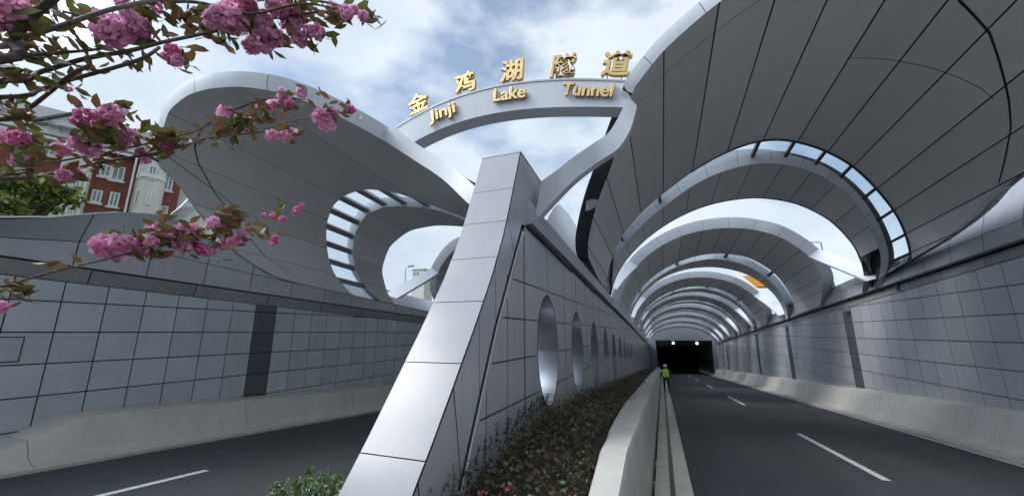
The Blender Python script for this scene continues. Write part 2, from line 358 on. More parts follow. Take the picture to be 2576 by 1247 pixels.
while y < YF:
    y2 = min(y + 2.13, YF)
    h0a, h0b = lt(y) + 0.02, lt(y2 - 0.03) + 0.02
    b.hexa([W(LX - .02, y, h0a), W(LX + .02, y, h0a), W(LX + .02, y2 - .03, h0b), W(LX - .02, y2 - .03, h0b),
            W(LX - .02, y, h0a + .3), W(LX + .10, y, h0a + .3), W(LX + .10, y2 - .03, h0b + .3), W(LX - .02, y2 - .03, h0b + .3)])
    y = y2
b.build('gutter_band', M['gutter'], lw)
b = MB()
def lpt(Y):   # parapet top
    return sum(float(np.interp(Y + d, [-6, 0, 3.0, 4.9, 6.0, 7, 8, 9, 76], [3.95, 4.0, 4.28, 5.2, 5.38, 5.1, 4.72, 4.40, 4.35])) for d in (-.5, -.25, 0, .25, .5)) / 5
def lpm(Y): return sum(float(np.interp(Y + d, [-6, 3, 5, 8, 76], [3.95, 4.03, 4.45, 4.40, 4.2])) for d in (-.5, -.25, 0, .25, .5)) / 5
def lpx(Y): return float(np.interp(Y, [5.4, 6.8, 8], [.50, .20, .17]))
y = 3.0 - 1.3 * 7
while y < YF:
    y2 = min(y + 1.3 if y < 7 else y + 1.42, YF)
    gp = 0.010
    for q, (fa, fb) in enumerate(((lambda Y: lt(Y) + .35, lpm), (lpm, lpt))):
        rows = []
        for k in range(9):
            Y = lerp(y + gp, y2 - gp, k / 8)
            ha, hb = fa(Y) + .008, fb(Y) - .008
            xa, xb = (LX + .13, LX + .16) if q == 0 else (LX + .16, LX + lpx(Y))
            rows.append([W(lerp(xa, xb, m_ / 3), Y, lerp(ha, max(hb, ha + .01), m_ / 3)) for m_ in range(4)])
        b.grid(rows, q)
    y = y2
b.build('parapet_panel', [M['wall_r'], M['wall']], lw, fixn=False)
b = MB(); rows = []
for k in range(60):
    Y = lerp(-6, YF, (k / 59) ** 1.8); rows.append([W(LX - .5, Y, lt(Y) + .3), W(LX + .11, Y, lt(Y) + .34), W(LX + .10, Y, lpm(Y) - .01), W(LX + lpx(Y) - .02, Y, lpt(Y) - .01), W(LX + lpx(Y) - .1, Y, lpt(Y) + .03), W(LX - .5, Y, lpt(Y) + .03), W(LX - .6, Y, 3.5)])
b.grid(rows); b.build('coping', M['joint'], lw, fixn=False)
b = MB(); b.box(LX + .037, LX + .046, 3.38, 3.92, 1.48 + .06, 2.10 - .08, 1); b.box(LX + .037, LX + .055, 3.40, 3.90, 1.48 + .08, 2.10 - .1, 0); b.build('access_hatch', [M['wall_r'], M['joint']], lw)
# right wall
RX = 9.0
rw = empty('retaining_wall', W(RX, 20, 0), 'long pale grey tiled retaining wall on the far right of the right carriageway', 'wall')
tl = MB(); rb = lambda Y: 0.95; rt_ = lambda Y: 4.93
dk = [(14.2, 14.95), (24.3, 25.0), (34.6, 35.2), (45, 45.6), (55, 55.6), (65, 65.6)]
tile_wall(tl, -1, RX, -2, YF, 15.52, 0.95, 0.32, 0.755, rb, rt_, dk)
tl.build('tile_facing', [M['wall_r'], M['dark_tile']], rw)
b = MB(); strip(b, [(RX + .02, -0.3), (RX + .02, 5.25)], -2, YF, 12); b.build('backing', M['joint'], rw, fixn=False)
b = MB(); y = -2.0
while y < YF:
    y2 = min(y + 1.9, YF)
    b.hexa([W(RX - .05, y, 4.95), W(RX + .01, y, 4.95), W(RX + .01, y2 - .02, 4.95), W(RX - .05, y2 - .02, 4.95),
            W(RX - .02, y, 5.24), W(RX + .01, y, 5.24), W(RX + .01, y2 - .02, 5.24), W(RX - .02, y2 - .02, 5.24)])
    y = y2
b.build('gutter_band', M['gutter'], rw)
b = MB()      # coping lip
for y in np.arange(-2, YF, 6.0): b.rbox(RX - .17, RX + .5, y, min(y + 5.99, YF), 5.27, 5.33)
b.build('coping', M['steel'], rw)
b = MB(); y = -2.0
def rpt(Y): return float(np.interp(Y, [-2, 8, 11.5, 13, 15, 17, 76], [8.2, 8.0, 7.9, 7.5, 6.9, 6.3, 6.0]))
while y < YF:
    y2 = min(y + 1.42, YF)
    for (ha, hb, xa, xb) in ((5.35, 5.85, RX - .02, RX + .02), (5.865, 9, RX + .02, RX + .2)):
        rows = []
        for k in range(3):
            Y = lerp(y + .012, y2 - .012, k / 2); t1 = min(hb, rpt(Y))
            if t1 <= ha + .02: continue
            rows.append([W(xa, Y, ha), W(xb if hb < 8 else lerp(RX + .02, RX + .45, (t1 - 5.86) / 1.5), Y, t1)])
        if len(rows) > 1: b.grid(rows, 0, flip=True)
    y = y2
b.build('parapet_panel', M['wall_r'], rw, fixn=False)
b = MB(); rows = []
for k in range(50):
    Y = lerp(-2, YF, (k / 49) ** 1.6); rows.append([W(RX + .03, Y, 5.33), W(RX + .5, Y, rpt(Y) - .03), W(RX + .9, Y, rpt(Y)), W(RX + .9, Y, 5.0)])
b.grid(rows); b.build('parapet_core', M['joint'], rw, fixn=False)
b = MB()      # small bracket lamps under the coping
for Y in (24.0, 34.5, 45): b.rbox(RX - .28, RX - .05, Y, Y + .45, 4.72, 4.80); b.rbox(RX - .2, RX - .05, Y + .1, Y + .3, 4.80, 4.93)
b.build('bracket_box', M['galv'], rw)
# outer pale parapet beyond the right wall, seen through skylights
ob = MB(); y = 8.0
while y < YF:
    y2 = y + 2.2
    for k in range(3): ob.hexa([W(10.9 + .12 * k, y, 5.4 + k * .55), W(11.3, y, 5.4 + k * .55), W(11.3, y2 - .02, 5.4 + k * .55), W(10.9 + .12 * k, y2 - .02, 5.4 + k * .55),
                               W(10.9 + .12 * k + .1, y, 5.92 + k * .55), W(11.4, y, 5.92 + k * .55), W(11.4, y2 - .02, 5.92 + k * .55), W(10.9 + .12 * k + .1, y2 - .02, 5.92 + k * .55)])
    y = y2
ob.build('parapet_wall', M['white'], None, 'pale stepped parapet beyond the right wall, glimpsed through the skylights', 'wall')
# ------------------------------------------------------------------ spine wall with oval openings
SX0, SX1 = -3.0, -2.2
sp = empty('spine_wall', W((SX0 + SX1) / 2, 40, 0), 'grey panelled centre wall pierced by a row of tall oval openings', 'wall')
OV = [8.03 + 3.08 * k for k in range(9)]; OA, OB_, OC = 0.79, 1.10, 2.27
def spt(Y): return min(4.36 + 0.012 * Y, 4.75)
def oval_cell(mb, Xf, y0, y1, hb, ht, yc, m=0, n=40):
    """plate between rectangle and ellipse on plane X=Xf"""
    # keep exact corners
    angs = sorted(set([2 * math.pi * k / n for k in range(n)] + [math.atan2(hy - OC, yy - yc) % (2 * math.pi) for yy in (y0, y1) for hy in (hb, ht)]))
    inn, out = [], []
    for a in angs:
        c, s_ = math.cos(a), math.sin(a)
        # pointed-ish oval
        inn.append(W(Xf, yc + OA * c * (abs(c) ** 0.12), OC + OB_ * s_))
        tx = 1e9
        if c > 1e-9: tx = (y1 - yc) / c
        elif c < -1e-9: tx = (y0 - yc) / c
        ty = 1e9
        if s_ > 1e-9: ty = (ht - OC) / s_
        elif s_ < -1e-9: ty = (hb - OC) / s_
        t_ = min(tx, ty); out.append(W(Xf, yc + t_ * c, OC + t_ * s_))
    r = 0.5; i = len(mb.v); k = len(angs); mb.v += inn + out
    for j in range(k):
        l = (j + 1) % k; mb.f.append((i + j, i + l, i + k + l, i + k + j)); mb.m.append(m); mb.r.append(r)
    return inn
pf = MB(); lin = MB(); rim_ = MB()
Xf, Xb = SX1, SX0
for yc in OV:
    y0, y1 = yc - 1.54, yc + 1.54
    i1 = oval_cell(pf, Xf, y0, y1, 0.2, spt(yc), yc); i2 = oval_cell(pf, Xb, y0, y1, 0.0, spt(yc), yc)
    k = len(i1)
    lin.grid([i1 + i1[:1], i2 + i2[:1]], 0, .5)
    rim_.grid([[p + Vector((.004, 0, 0)) for p in i1 + i1[:1]], [W(Xf, yc, OC) + (p - W(Xf, yc, OC)) * 1.035 + Vector((.004, 0, 0)) for p in i1 + i1[:1]]], 0, .5)
ye = OV[-1] + 1.54
for X in (Xf, Xb):
    rows = [[W(X, lerp(ye, YF, k / 8), 0.0), W(X, lerp(ye, YF, k / 8), spt(40))] for k in range(9)]; pf.grid(rows, 0, 0.5)
# near end between the pylon groove and the first opening
pf.face([W(Xf, 3.9, 0.2), W(Xf, OV[0] - 1.54, 0.2), W(Xf, OV[0] - 1.54, spt(8)), W(Xf, 6.36, spt(6.3)), W(Xf, 5.2, 2.6), W(Xf, 4.2, .7)], 0, 0.5)
pf.face([W(Xb, 3.9, 0.0), W(Xb, OV[0] - 1.54, 0.0), W(Xb, OV[0] - 1.54, spt(8)), W(Xb, 6.36, spt(6.3)), W(Xb, 5.2, 2.6), W(Xb, 4.2, .7)], 0, 0.5)
pf.build('wall_face', M['wall_r'], sp, fixn=False)
lin.build('opening_lining', M['lining'], sp, fixn=False, smooth=60)
rim_.build('opening_rim', M['joint'], sp, fixn=False)
# dark joints in the spine facing: slim recess strips standing 2 mm proud
jn = MB()
def hole_clip(y0, y1, h):
    """pieces of a level run that miss the openings"""
    segs = [(y0, y1)]
    for yc in OV:
        dh = (h - OC) / OB_
        if abs(dh) >= 1: continue
        wd = OA * math.sqrt(1 - dh * dh) + .02; ns = []
        for a, b_ in segs:
            if yc + wd < a or yc - wd > b_: ns.append((a, b_)); continue
            if yc - wd > a: ns.append((a, yc - wd))
            if yc + wd < b_: ns.append((yc + wd, b_))
        segs = ns
    return segs
G = 0.011
for z in (2.96, 2.32, 1.68, 1.02):
    yy = 4.6
    while yy < YF:
        y2 = yy + .25; h = z + S * (yy + .125)
        if 0.3 < h < spt(yy) - .02 and yy + .1 > 4.25 + (h - .7) * 0.52:
            ok = all(((yy + .125 - yc) / OA) ** 2 + ((h - OC) / OB_) ** 2 > 1.12 for yc in OV)
            if ok: jn.hexa([Vector((Xf - .001, yy, z - G)), Vector((Xf + .002, yy, z - G)), Vector((Xf + .002, y2, z - G)), Vector((Xf - .001, y2, z - G)),
                            Vector((Xf - .001, yy, z + G)), Vector((Xf + .002, yy, z + G)), Vector((Xf + .002, y2, z + G)), Vector((Xf - .001, y2, z + G))], 0, .5)
        yy = y2
for Yj in [4.9, 5.65, 6.45] + [OV[0] - 1.54 + 1.54 * k for k in range(0, 46)]:
    # vertical joints (broken at the openings)
    hlo = max(0.3, 0.3); hhi = spt(Yj)
    cuts = [(hlo, hhi)]
    for yc in OV:
        dy = (Yj - yc) / OA
        if abs(dy) < 1:
            hh = OB_ * math.sqrt(1 - dy * dy) + .02; cuts = [(hlo, OC - hh), (OC + hh, hhi)]
    if Yj < 6.5: cuts = [(0.3, min(hhi, 0.7 + (Yj - 4.25) / 0.53))]
    for a, b_ in cuts:
        if b_ > a: jn.rbox(Xf - .001, Xf + .002, Yj - G * .8, Yj + G * .8, a, b_)
jn.build('panel_joint', M['joint'], sp)
gb_ = MB()     # gutter beam on the wall head, black shadow gap below it
gb_.grid([[W(Xf + .01, Y, spt(Y) + .015), W(Xf - .05, Y, spt(Y) + .07), W(Xf + .13, Y, spt(Y) + .08), W(Xf + .06, Y, spt(Y) + .55), W(Xf - .25, Y, spt(Y) + .62),
           W(Xb + .25, Y, spt(Y) + .62), W(Xb - .08, Y, spt(Y) + .5), W(Xb - .12, Y, spt(Y) + .08), W(Xb, Y, spt(Y) + .02)] for Y in np.linspace(6.6, YF, 40)], 0)
gb_.face([W(Xf - .05, 6.6, spt(6.6) + .07), W(Xf + .13, 6.6, spt(6.6) + .08), W(Xf + .06, 6.6, spt(6.6) + .55), W(Xf - .25, 6.6, spt(6.6) + .62), W(Xf - .4, 6.6, spt(6.6) + .62), W(Xf - .4, 6.6, spt(6.6) + .07)])
gb_.build('head_beam', M['wall_r'], sp, fixn=False)
fa_ = MB()
def atX(x, y, X): d = ray(x, y); return CAMP + d * (X / d.x)
pl_ = [atX(x, y, -2.95) for x, y in ((1372, 560), (1392, 522), (1405, 512), (1430, 538), (1450, 570), (1475, 640), (1500, 730), (1440, 660), (1390, 610))]
fa_.sweep([pl_, [p + Vector((-.25, 0, 0)) for p in pl_]]); fa_.build('rear_fairing', M['white'], sp)
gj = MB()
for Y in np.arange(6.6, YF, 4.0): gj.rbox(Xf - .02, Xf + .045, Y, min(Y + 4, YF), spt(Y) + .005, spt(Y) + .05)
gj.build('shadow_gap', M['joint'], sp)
# ------------------------------------------------------------------ pylon
py = empty('slanted_pylon', W(-2.6, 3.0, 0), 'tall white glossy slanted pylon leaning back against the centre wall', 'pylon')
fc = [(1.7, -1.2), (2.35, -.4), (3.32, .87), (3.64, 1.27), (4.04, 1.8), (4.5, 2.42), (5.08, 3.25), (5.5, 3.97), (5.75, 4.5), (6.06, 5.2), (6.33, 5.82)]   # front edge, (Y, h)
def fpt(h): return float(np.interp(h, [p[1] for p in fc], [p[0] for p in fc]))
gro = [(1.95, -1.2), (3.3, -.4), (4.16, .66), (5.12, 2.47), (6.36, 4.39)]
def gpt(h): return float(np.interp(h, [p[1] for p in gro] + [4.9, 5.9], [p[0] for p in gro] + [7.6, 7.85]))
hs = []
# joints on the front where the photograph has them
jh = [-1.2, 0.05, 1.12, 2.02, 2.83, 3.56, 4.25, 4.95, 5.82]
fr = MB(); sdm = MB()
for a, b_ in zip(jh[:-1], jh[1:]):
    rows = []; n = 6; g2 = .005
    jt = random.uniform(-.006, .006)
    for k in range(n + 1):
        h = lerp(a + g2, b_ - g2, k / n); Y = fpt(h) - .02 + jt * (k / n - .5)
        rows.append([W(SX0 + .01, Y, h), W(SX1 - .01, Y, h)])
    fr.grid(rows, 0)
fr.build('front_panel', M['gloss'], py, fixn=False, smooth=40)
core = MB(); rows = []
hh = np.linspace(-1.2, 5.80, 40)
core.grid([[W(SX0 + .012, gpt(h) + .02, h), W(SX0 + .012, fpt(h), h), W(SX1 - .012, fpt(h), h), W(SX1 - .012, gpt(h) + .02, h)] for h in hh], 0)
core.face([W(SX0, fpt(5.81), 5.81), W(SX1, fpt(5.81), 5.81), W(SX1, 7.85, 5.81), W(SX0, 7.85, 5.81)])
core.face([W(SX0, 7.85, 5.80), W(SX1, 7.85, 5.80), W(SX1, 7.85, 4.4), W(SX0, 7.85, 4.4)])
core.build('core', M['joint'], py, fixn=False)
# side cladding: panels with slanted joints, on both flanks
for X, sgn, nm in ((SX1, 1, 'side_panel'), (SX0, -1, 'side_panel')):
    s_ = MB()
    cuts = [-1.2, -.1, .95, 1.75, 2.6, 3.4, 4.3, 5.82]     # height at the front edge
    for a, b_ in zip(cuts[:-1], cuts[1:]):
        rows = []
        for k in range(7):
            h = lerp(a + .01, b_ - .01, k / 6)
            dh = -0.95 if h < 3.0 else lerp(-.95, 0, (h - 3.0) / 2.82)
            r_ = []
            for j in range(5):
                t_ = j / 4
                hq = h + dh * t_; Yf = fpt(h); Yg = gpt(max(h + dh, -1.2))
                r_.append(W(X, lerp(Yf, Yg, t_), hq))
            rows.append(r_)
        s_.grid(rows, 0)
    s_.build(nm, M['gloss_side'], py, fixn=False, smooth=30)
tr = MB()       # trim strip beside the groove
tr.grid([[W(SX1 + .004, gpt(h) + .035, h), W(SX1 + .03, gpt(h) + .05, h), W(SX1 + .03, gpt(h) + .13, h), W(SX1 + .004, gpt(h) + .14, h)] for h in np.linspace(-.4, 4.3, 24)], 0)
tr.build('trim_strip', M['gloss_side'], py, fixn=False)
tr = MB(); tr.grid([[W(SX1 + .006, gpt(h) - .015, h), W(SX1 + .012, gpt(h) + .0, h), W(SX1 + .012, gpt(h) + .048, h), W(SX1 + .002, gpt(h) + .05, h)] for h in np.linspace(-.4, 4.35, 24)], 0)
tr.build('shadow_groove', M['joint'], py, fixn=False)
cp_ = MB(); cp_.hexa([W(SX0 - .004, fpt(5.82) - .024, 5.822), W(SX1 + .004, fpt(5.82) - .024, 5.822), W(SX1 + .004, 7.86, 5.822), W(SX0 - .004, 7.86, 5.822),
                      W(SX0 - .004, fpt(5.82) - .01, 5.85), W(SX1 + .004, fpt(5.82) - .01, 5.85), W(SX1 + .004, 7.86, 5.85), W(SX0 - .004, 7.86, 5.85)])
cp_.build('cap', M['gloss'], py)

# ------------------------------------------------------------------ canopies
def shell(P, Yf, Yb, a0, a1, joints, root, name='soffit', t=0.42, tj=(), gap=0.16, front_ext=None, back=True, mats=None, jw=0.02, skip=0):
    """barrel shell between two edge curves: inner panels, outer skin, both fascias"""
    js = sorted([a for a in joints if a0 < a < a1]); cells = list(zip([a0] + js, js + [a1]))
    inner = MB()
    tjs = [0.0] + list(tj) + [1.0]
    deg = math.degrees(jw / P[1])
    for c0, c1 in cells:
        if c1 <= skip: continue
        for v0, v1 in zip(tjs[:-1], tjs[1:]):
            n = max(2, int((c1 - c0) / 2.2)); mrows = []
            nv = max(2, int(8 * (v1 - v0)))
            for k in range(n + 1):
                a = lerp(c0 + deg / 2, c1 - deg / 2, k / n)
                ya, yb = Yf(a), Yb(a); L = max(abs(yb - ya), .01)
                ga = 0.0 if v0 == 0 else .008; gb2 = 0 if v1 == 1 else .008
                mrows.append([BP(P, a, lerp(ya, yb, lerp(v0, v1, j / nv)) + (ga if j == 0 else 0) - (gb2 if j == nv else 0)) for j in range(nv + 1)])
            inner.grid(mrows, 0)
    inner.build(name, M['soffit'], root, fixn=False, smooth=25)
    n = int((a1 - a0) / 2)
    bk = MB(); bk.grid([[BP(P, lerp(a0, a1, k / n), lerp(Yf(lerp(a0, a1, k / n)), Yb(lerp(a0, a1, k / n)), j / 8), .03 if lerp(a0, a1, k / n) > skip else .3) for j in range(9)] for k in range(n + 1)])
    bk.build('joint_backing', M['joint'], root, fixn=False, smooth=30)
    fe = front_ext or (lambda a: 0.0)
    ou = MB(); ou.grid([[BP(P, lerp(a0, a1, k / n), lerp(Yf(lerp(a0, a1, k / n)) - fe(lerp(a0, a1, k / n)), Yb(lerp(a0, a1, k / n)), j / 8), t) for j in range(9)] for k in range(n + 1)], 0, .5)
    if back: ou.grid([[BP(P, lerp(a0, a1, k / n), Yb(lerp(a0, a1, k / n)), 0.0), BP(P, lerp(a0, a1, k / n), Yb(lerp(a0, a1, k / n)), t)] for k in range(n + 1)], 0, .5)
    for ae in (a0, a1): ou.grid([[BP(P, ae, lerp(Yf(ae), Yb(ae), j / 4), 0), BP(P, ae, lerp(Yf(ae), Yb(ae), j / 4), t)] for j in range(5)], 0, .5)
    ou.build('outer_shell', M['white'], root, fixn=False, smooth=30)
def fascia(P, Yf, a0, a1, t, root, m='white', name='rim', fe=None, seam=14.0, lip=0.0):
    b = MB(); fe = fe or (lambda a: 0.0); a = a0; tf_ = t if callable(t) else (lambda q, t0=t: t0)
    while a < a1 - .01:
        e = min(a + seam, a1); n = max(2, int((e - a) / 1.5)); g_ = .06
        b.grid([[BP(P, q, Yf(q) - .01, -lip), BP(P, q, Yf(q) - .03 - fe(q) * .5, tf_(q) * .5), BP(P, q, Yf(q) - .01 - fe(q), tf_(q) + .005)] for q in [lerp(a + (g_ if a > a0 else 0), e - g_, k / n) for k in range(n + 1)]])
        a = e
    b.build(name, M[m], root, fixn=False, smooth=40)
    d = MB(); n = int((a1 - a0) / 2)
    d.grid([[BP(P, q, Yf(q) + .004, 0.01), BP(P, q, Yf(q) + .004 - fe(q), tf_(q) - .01)] for q in [lerp(a0, a1, k / n) for k in range(n + 1)]])
    d.build('rim_backing', M['joint'], root, fixn=False)
def skylight(P, Ya, Yb_, a0, a1, bars, root, off=0.22, bw=0.05, glass=True, bm='steel'):
    for a in bars:
        if not a0 < a < a1: continue
        b = MB(); d = math.degrees(bw / P[1])
        y0, y1 = Ya(a) - .02, Yb_(a) + .02
        b.hexa([BP(P, a - d, y0, off - .14), BP(P, a + d, y0, off - .14), BP(P, a + d, y1, off - .14), BP(P, a - d, y1, off - .14),
                BP(P, a - d, y0, off - .01), BP(P, a + d, y0, off - .01), BP(P, a + d, y1, off - .01), BP(P, a - d, y1, off - .01)])
        b.build('crossbar', M[bm], root)
    if glass:
        n = int((a1 - a0) / 3); b = MB()
        b.grid([[BP(P, lerp(a0, a1, k / n), Ya(lerp(a0, a1, k / n)) - .01, off), BP(P, lerp(a0, a1, k / n), Yb_(lerp(a0, a1, k / n)) + .01, off)] for k in range(n + 1)])
        b.build('skylight_glass', M['glass'], root, fixn=False, smooth=60)
def ribbon(name, st, root, m='white', th=0.3, out=(0, 1, 0)):
    """st: list of (top, bottom) world points; box beam"""
    n = len(st); o = Vector(out); rings = []
    def cr(P_, t):
        x = t * (len(P_) - 1); i = min(int(x), len(P_) - 2); f = x - i
        p0, p1, p2, p3 = P_[max(i - 1, 0)], P_[i], P_[i + 1], P_[min(i + 2, len(P_) - 1)]
        return 0.5 * ((2 * p1) + (-p0 + p2) * f + (2 * p0 - 5 * p1 + 4 * p2 - p3) * f * f + (-p0 + 3 * p1 - 3 * p2 + p3) * f ** 3)
    T = [Vector(a) for a, _ in st]; B_ = [Vector(b) for _, b in st]
    b = MB(); K = n * 6
    for k in range(K + 1):
        tt, bb = cr(T, k / K), cr(B_, k / K); rings.append([tt, bb, bb + o * th, tt + o * th])
    b.sweep(rings); return b.build(name, M[m], root, smooth=35)

RJ = [20.5, 27.6, 37.2, 46.7, 57.5, 66.8, 76.6, 86.6, 96.5, 107.5, 119.0, 130.0, 141.3, 152.5, 162]
GR1 = 'arched canopies over the right carriageway'
# right canopy one --------------------------------------------------
c1 = empty('tunnel_canopy', W(3.3, 8, 4.4), 'largest and nearest canopy overhead on the right, huge dark panelled soffit with white rim', 'canopy', GR1)
rf = tab([(10, 22.5), (15, 21.2), (17.6, 18.2), (20, 15.5), (23.3, 13.9), (27.3, 12.8), (28.3, 12.0), (29.2, 8.5), (30.5, 6.6), (36, 5.9), (50, 5.6), (70, 6.0), (90, 6.6), (105.8, 7.33), (119, 7.9), (128, 8.5),
          (130.5, 9.6), (140.4, 11.1), (153, 12.3), (162, 13.1), (166.5, 14.0), (168.5, 17.5), (171, 19.6)], 1.6)
rso = tab([(171, 19.6), (160.4, 18.2), (142.1, 16.9), (129.4, 16.3), (116.8, 15.7), (106.3, 14.85), (95.8, 14.1), (88.6, 13.78), (81.9, 13.77), (72.2, 14.16), (59.8, 14.86), (44.7, 16.0), (34.8, 16.66), (19.9, 17.8), (15, 18.3), (10, 19)], 6)
rsi = tab([(171, 20.2), (155, 19.2), (143.1, 18.4), (129, 17.8), (116.6, 17.2), (106.7, 16.3), (97.1, 15.7), (86.9, 15.4), (78, 15.45), (64.2, 16.0), (55.5, 16.6), (47.8, 17.2), (33.3, 18.5), (23.3, 19.4), (15, 20.6), (10, 21.5)], 6)
rbi = tab([(171, 21.0), (156.7, 20.6), (136.5, 20.5), (122.9, 20.1), (112.2, 19.66), (101.2, 19.2), (94.5, 19.0), (79.4, 18.65), (64.3, 18.75), (50, 19.24), (33.2, 20.2), (25.2, 20.8), (17.7, 21.5), (12, 22.3), (10, 22.5)], 6)
shell(RP, rf, lambda a: max(rso(a), rf(a) + .02), 15.5, 168, RJ, c1, 'soffit', t=.31, tj=(0.10,), jw=.034)
fascia(RP, rf, 26, 130, .31, c1, seam=12)
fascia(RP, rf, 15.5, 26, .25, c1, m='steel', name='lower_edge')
fascia(RP, rf, 130, 168, .38, c1, m='steel', name='leading_edge', fe=lambda a: .35)  # shaded stretch of the shell edge, its shade put into the dark steel colour
skylight(RP, rso, rsi, 16, 160, [20.5, 27.6, 37.2, 46.7, 57.5, 66.8, 76.6, 86.6, 119, 141.3], c1, off=.34, bw=.05)
# sky frame lining of the opening
b = MB(); b.grid([[BP(RP, a, rso(a) + .004, -.012), BP(RP, a, rso(a) - .13, -.012)] for a in np.arange(16, 110, 2)]); b.build('skylight_trim', M['steel'], c1, fixn=False)
shell(RP, rsi, rbi, 11, 168, RJ, c1, 'band_soffit', t=.5, jw=.024, skip=28)
fascia(RP, rsi, 11, 168, lambda q: float(np.interp(q, [50, 75, 100], [.18, .28, .74])), c1, name='band_rim', seam=10, m='white', fe=lambda a: .22)
b = MB(); b.grid([[BP(RP, a, rbi(a) + .004, -.02), BP(RP, a, rbi(a) - .06, -.02), BP(RP, a, rbi(a) - .06, 0.0)] for a in np.arange(11, 168, 2)]); b.build('band_edge', M['steel'], c1, fixn=False)
# free white ribbon from the rim down to the pylon
st = [(atY(1362, 455, 7.0), atY(1342, 560, 7.0)), (atY(1400, 428, 7.25), atY(1392, 505, 7.25)), (atY(1437, 399, 7.5), atY(1447, 450, 7.5)), (atY(1490, 362, 7.95), atY(1505, 407, 7.95)),
      (atY(1526, 338, 8.2), atY(1554, 374, 8.2)), (atY(1549, 306, 8.4), atY(1582, 332, 8.4)), (atY(1566, 272, 8.55), atY(1594, 298, 8.55)), (atY(1580, 243, 8.68), atY(1602, 266, 8.68))]
ribbon('ribbon_arm', st, c1, th=.22)
b = MB()      # bracket on the dark edge
q = BP(RP, 149, rf(149) - .25, .2); b.obox(q, (.25, .05, .1), (-.05, .1, -.3), (-.12, .03, 0)); b.build('bracket', M['galv'], c1)
for a in (172.5,):   # struts at the left foot
    b = MB(); b.tube([BP(RP, 168, 20.5, 0), BP(RP, 150, 18.0, .2)], .09); b.tube([BP(RP, 169, 17.2, .1), BP(RP, 160, 19.5, .05)], .07); b.build('foot_strut', M['steel'], c1)
b = MB(); b.tube([BP(RP, 30, 20.6, .12), BP(RP, 13, 21.6, .16)], .07); b.tube([BP(RP, 28, 20.0, .14), BP(RP, 22, 20.9, .16)], .05); b.tube([BP(RP, 20, 20.2, .14), BP(RP, 16, 21.0, .16)], .05)
b.build('foot_strut', M['steel'], c1)
b = MB(); b.rbox(RX - .12, RX - .06, 19.5, 19.6, 5.0, 5.26); b.build('hanger', M['steel'], c1)

# following canopies, each of its own size ---------------------------
c2i = [(171, 26.0), (164.9, 25.2), (149.8, 24.3), (135.7, 23.75), (120.8, 23.35), (108.7, 23.1), (98, 23.0), (80.6, 22.9), (61.6, 23.05), (39.8, 23.95), (25.5, 25.3), (14.9, 27.2), (8, 28)]
s2o = [(171, 32.8), (154.3, 31.5), (128.4, 30.6), (111.7, 29.7), (95.7, 28.85), (83.8, 28.4), (65.5, 28.3), (44.6, 29.4), (24.7, 31.04), (12.7, 32.2), (8, 32.5)]
s2i = [(171, 34.2), (154.3, 33.2), (129, 32.1), (111.4, 31.1), (100, 30.5), (85, 29.9), (64.2, 30.2), (41.8, 31.4), (24.1, 32.8), (12, 34.0), (8, 34.3)]
b2i = [(171, 34.6), (150.2, 34.2), (129.4, 33.6), (114.2, 33.1), (101.6, 32.8), (79.3, 32.5), (57.4, 32.5), (31.6, 33.4), (15.4, 34.3), (8, 34.8)]
def sh(t_, dy, s=1.0, y0=22.9): return tab([(a, y0 + dy + (Y - y0) * s) for a, Y in t_], 6)
RJ2 = RJ
def canopy_next(P, dy, s, label, group, mir=False, y0=22.9, jts=RJ, full=True, tf=.55):
    tb = [c2i, s2o, s2i, b2i]
    if mir: tb = [[(180 - a, Y) for a, Y in q] for q in tb]
    f_, o_, i_, b_ = [sh(q, dy, s, y0) for q in tb]
    f0 = f_(85)
    root = empty('tunnel_canopy', W(P[0], f0, P[2]), label, 'canopy', group)
    if mir: jts = [180 - a for a in jts]
    shell(P, f_, o_, 12, 168, jts, root, 'soffit', t=tf, jw=.03)
    # rim fascia swings forward at the feet
    sc = s
    fascia(P, f_, 12, 168, tf, root, fe=lambda a: .12, seam=12)
    skylight(P, o_, i_, 13, 167, [20.5, 46.7, 76.6, 107.5, 141.3, 160], root, off=.3, bw=.09)
    shell(P, i_, b_, 11, 169, jts, root, 'band_soffit', t=.5, jw=.03)
    fascia(P, i_, 11, 169, .5, root, name='band_rim', seam=12)
    for side in (0, 1):      # the free ribbons down to the walls
        A0 = 42 if side == 0 else 138
        sg = -1 if side == 0 else 1
        st = []
        for k in range(7):
            t_ = k / 6; a = A0 + sg * 26 * t_
            Yk = f_(A0) - .05 + (-3.0 * s) * t_ ** 1.3
            if k == 0: Yk = f_(A0) - .03
            st.append((BP(P, a, Yk, tf * (1 + .1 * t_)), BP(P, a, Yk + .05, -.02 - .22 * t_)))
        ribbon('ribbon_arm', st, root, th=.22)
    return root
names = ['second canopy down the right carriageway, seen whole through the opening of the first',
         'third canopy down the right carriageway, behind the orange board',
         'fourth canopy down the right carriageway, counted from the camera',
         'fifth canopy down the right carriageway, fourth ring back from the dark portal',
         'sixth canopy down the right carriageway, third ring back from the dark portal',
         'seventh canopy down the right carriageway, second ring back from the dark portal',
         'deepest canopy of the right carriageway, the smallest ring before the dark portal']
for k, (dy, s) in enumerate([(0, 1.0), (13.6, .80), (23.2, .62), (31.0, .52), (37.6, .44), (43.4, .38), (48.2, .30)]):
    canopy_next((RP[0], RP[1], RP[2], (4.75, 4.75, 4.65, 4.4, 4.1, 3.75, 3.35)[k]), dy, s, names[k], GR1, tf=.55 if k == 0 else .5)

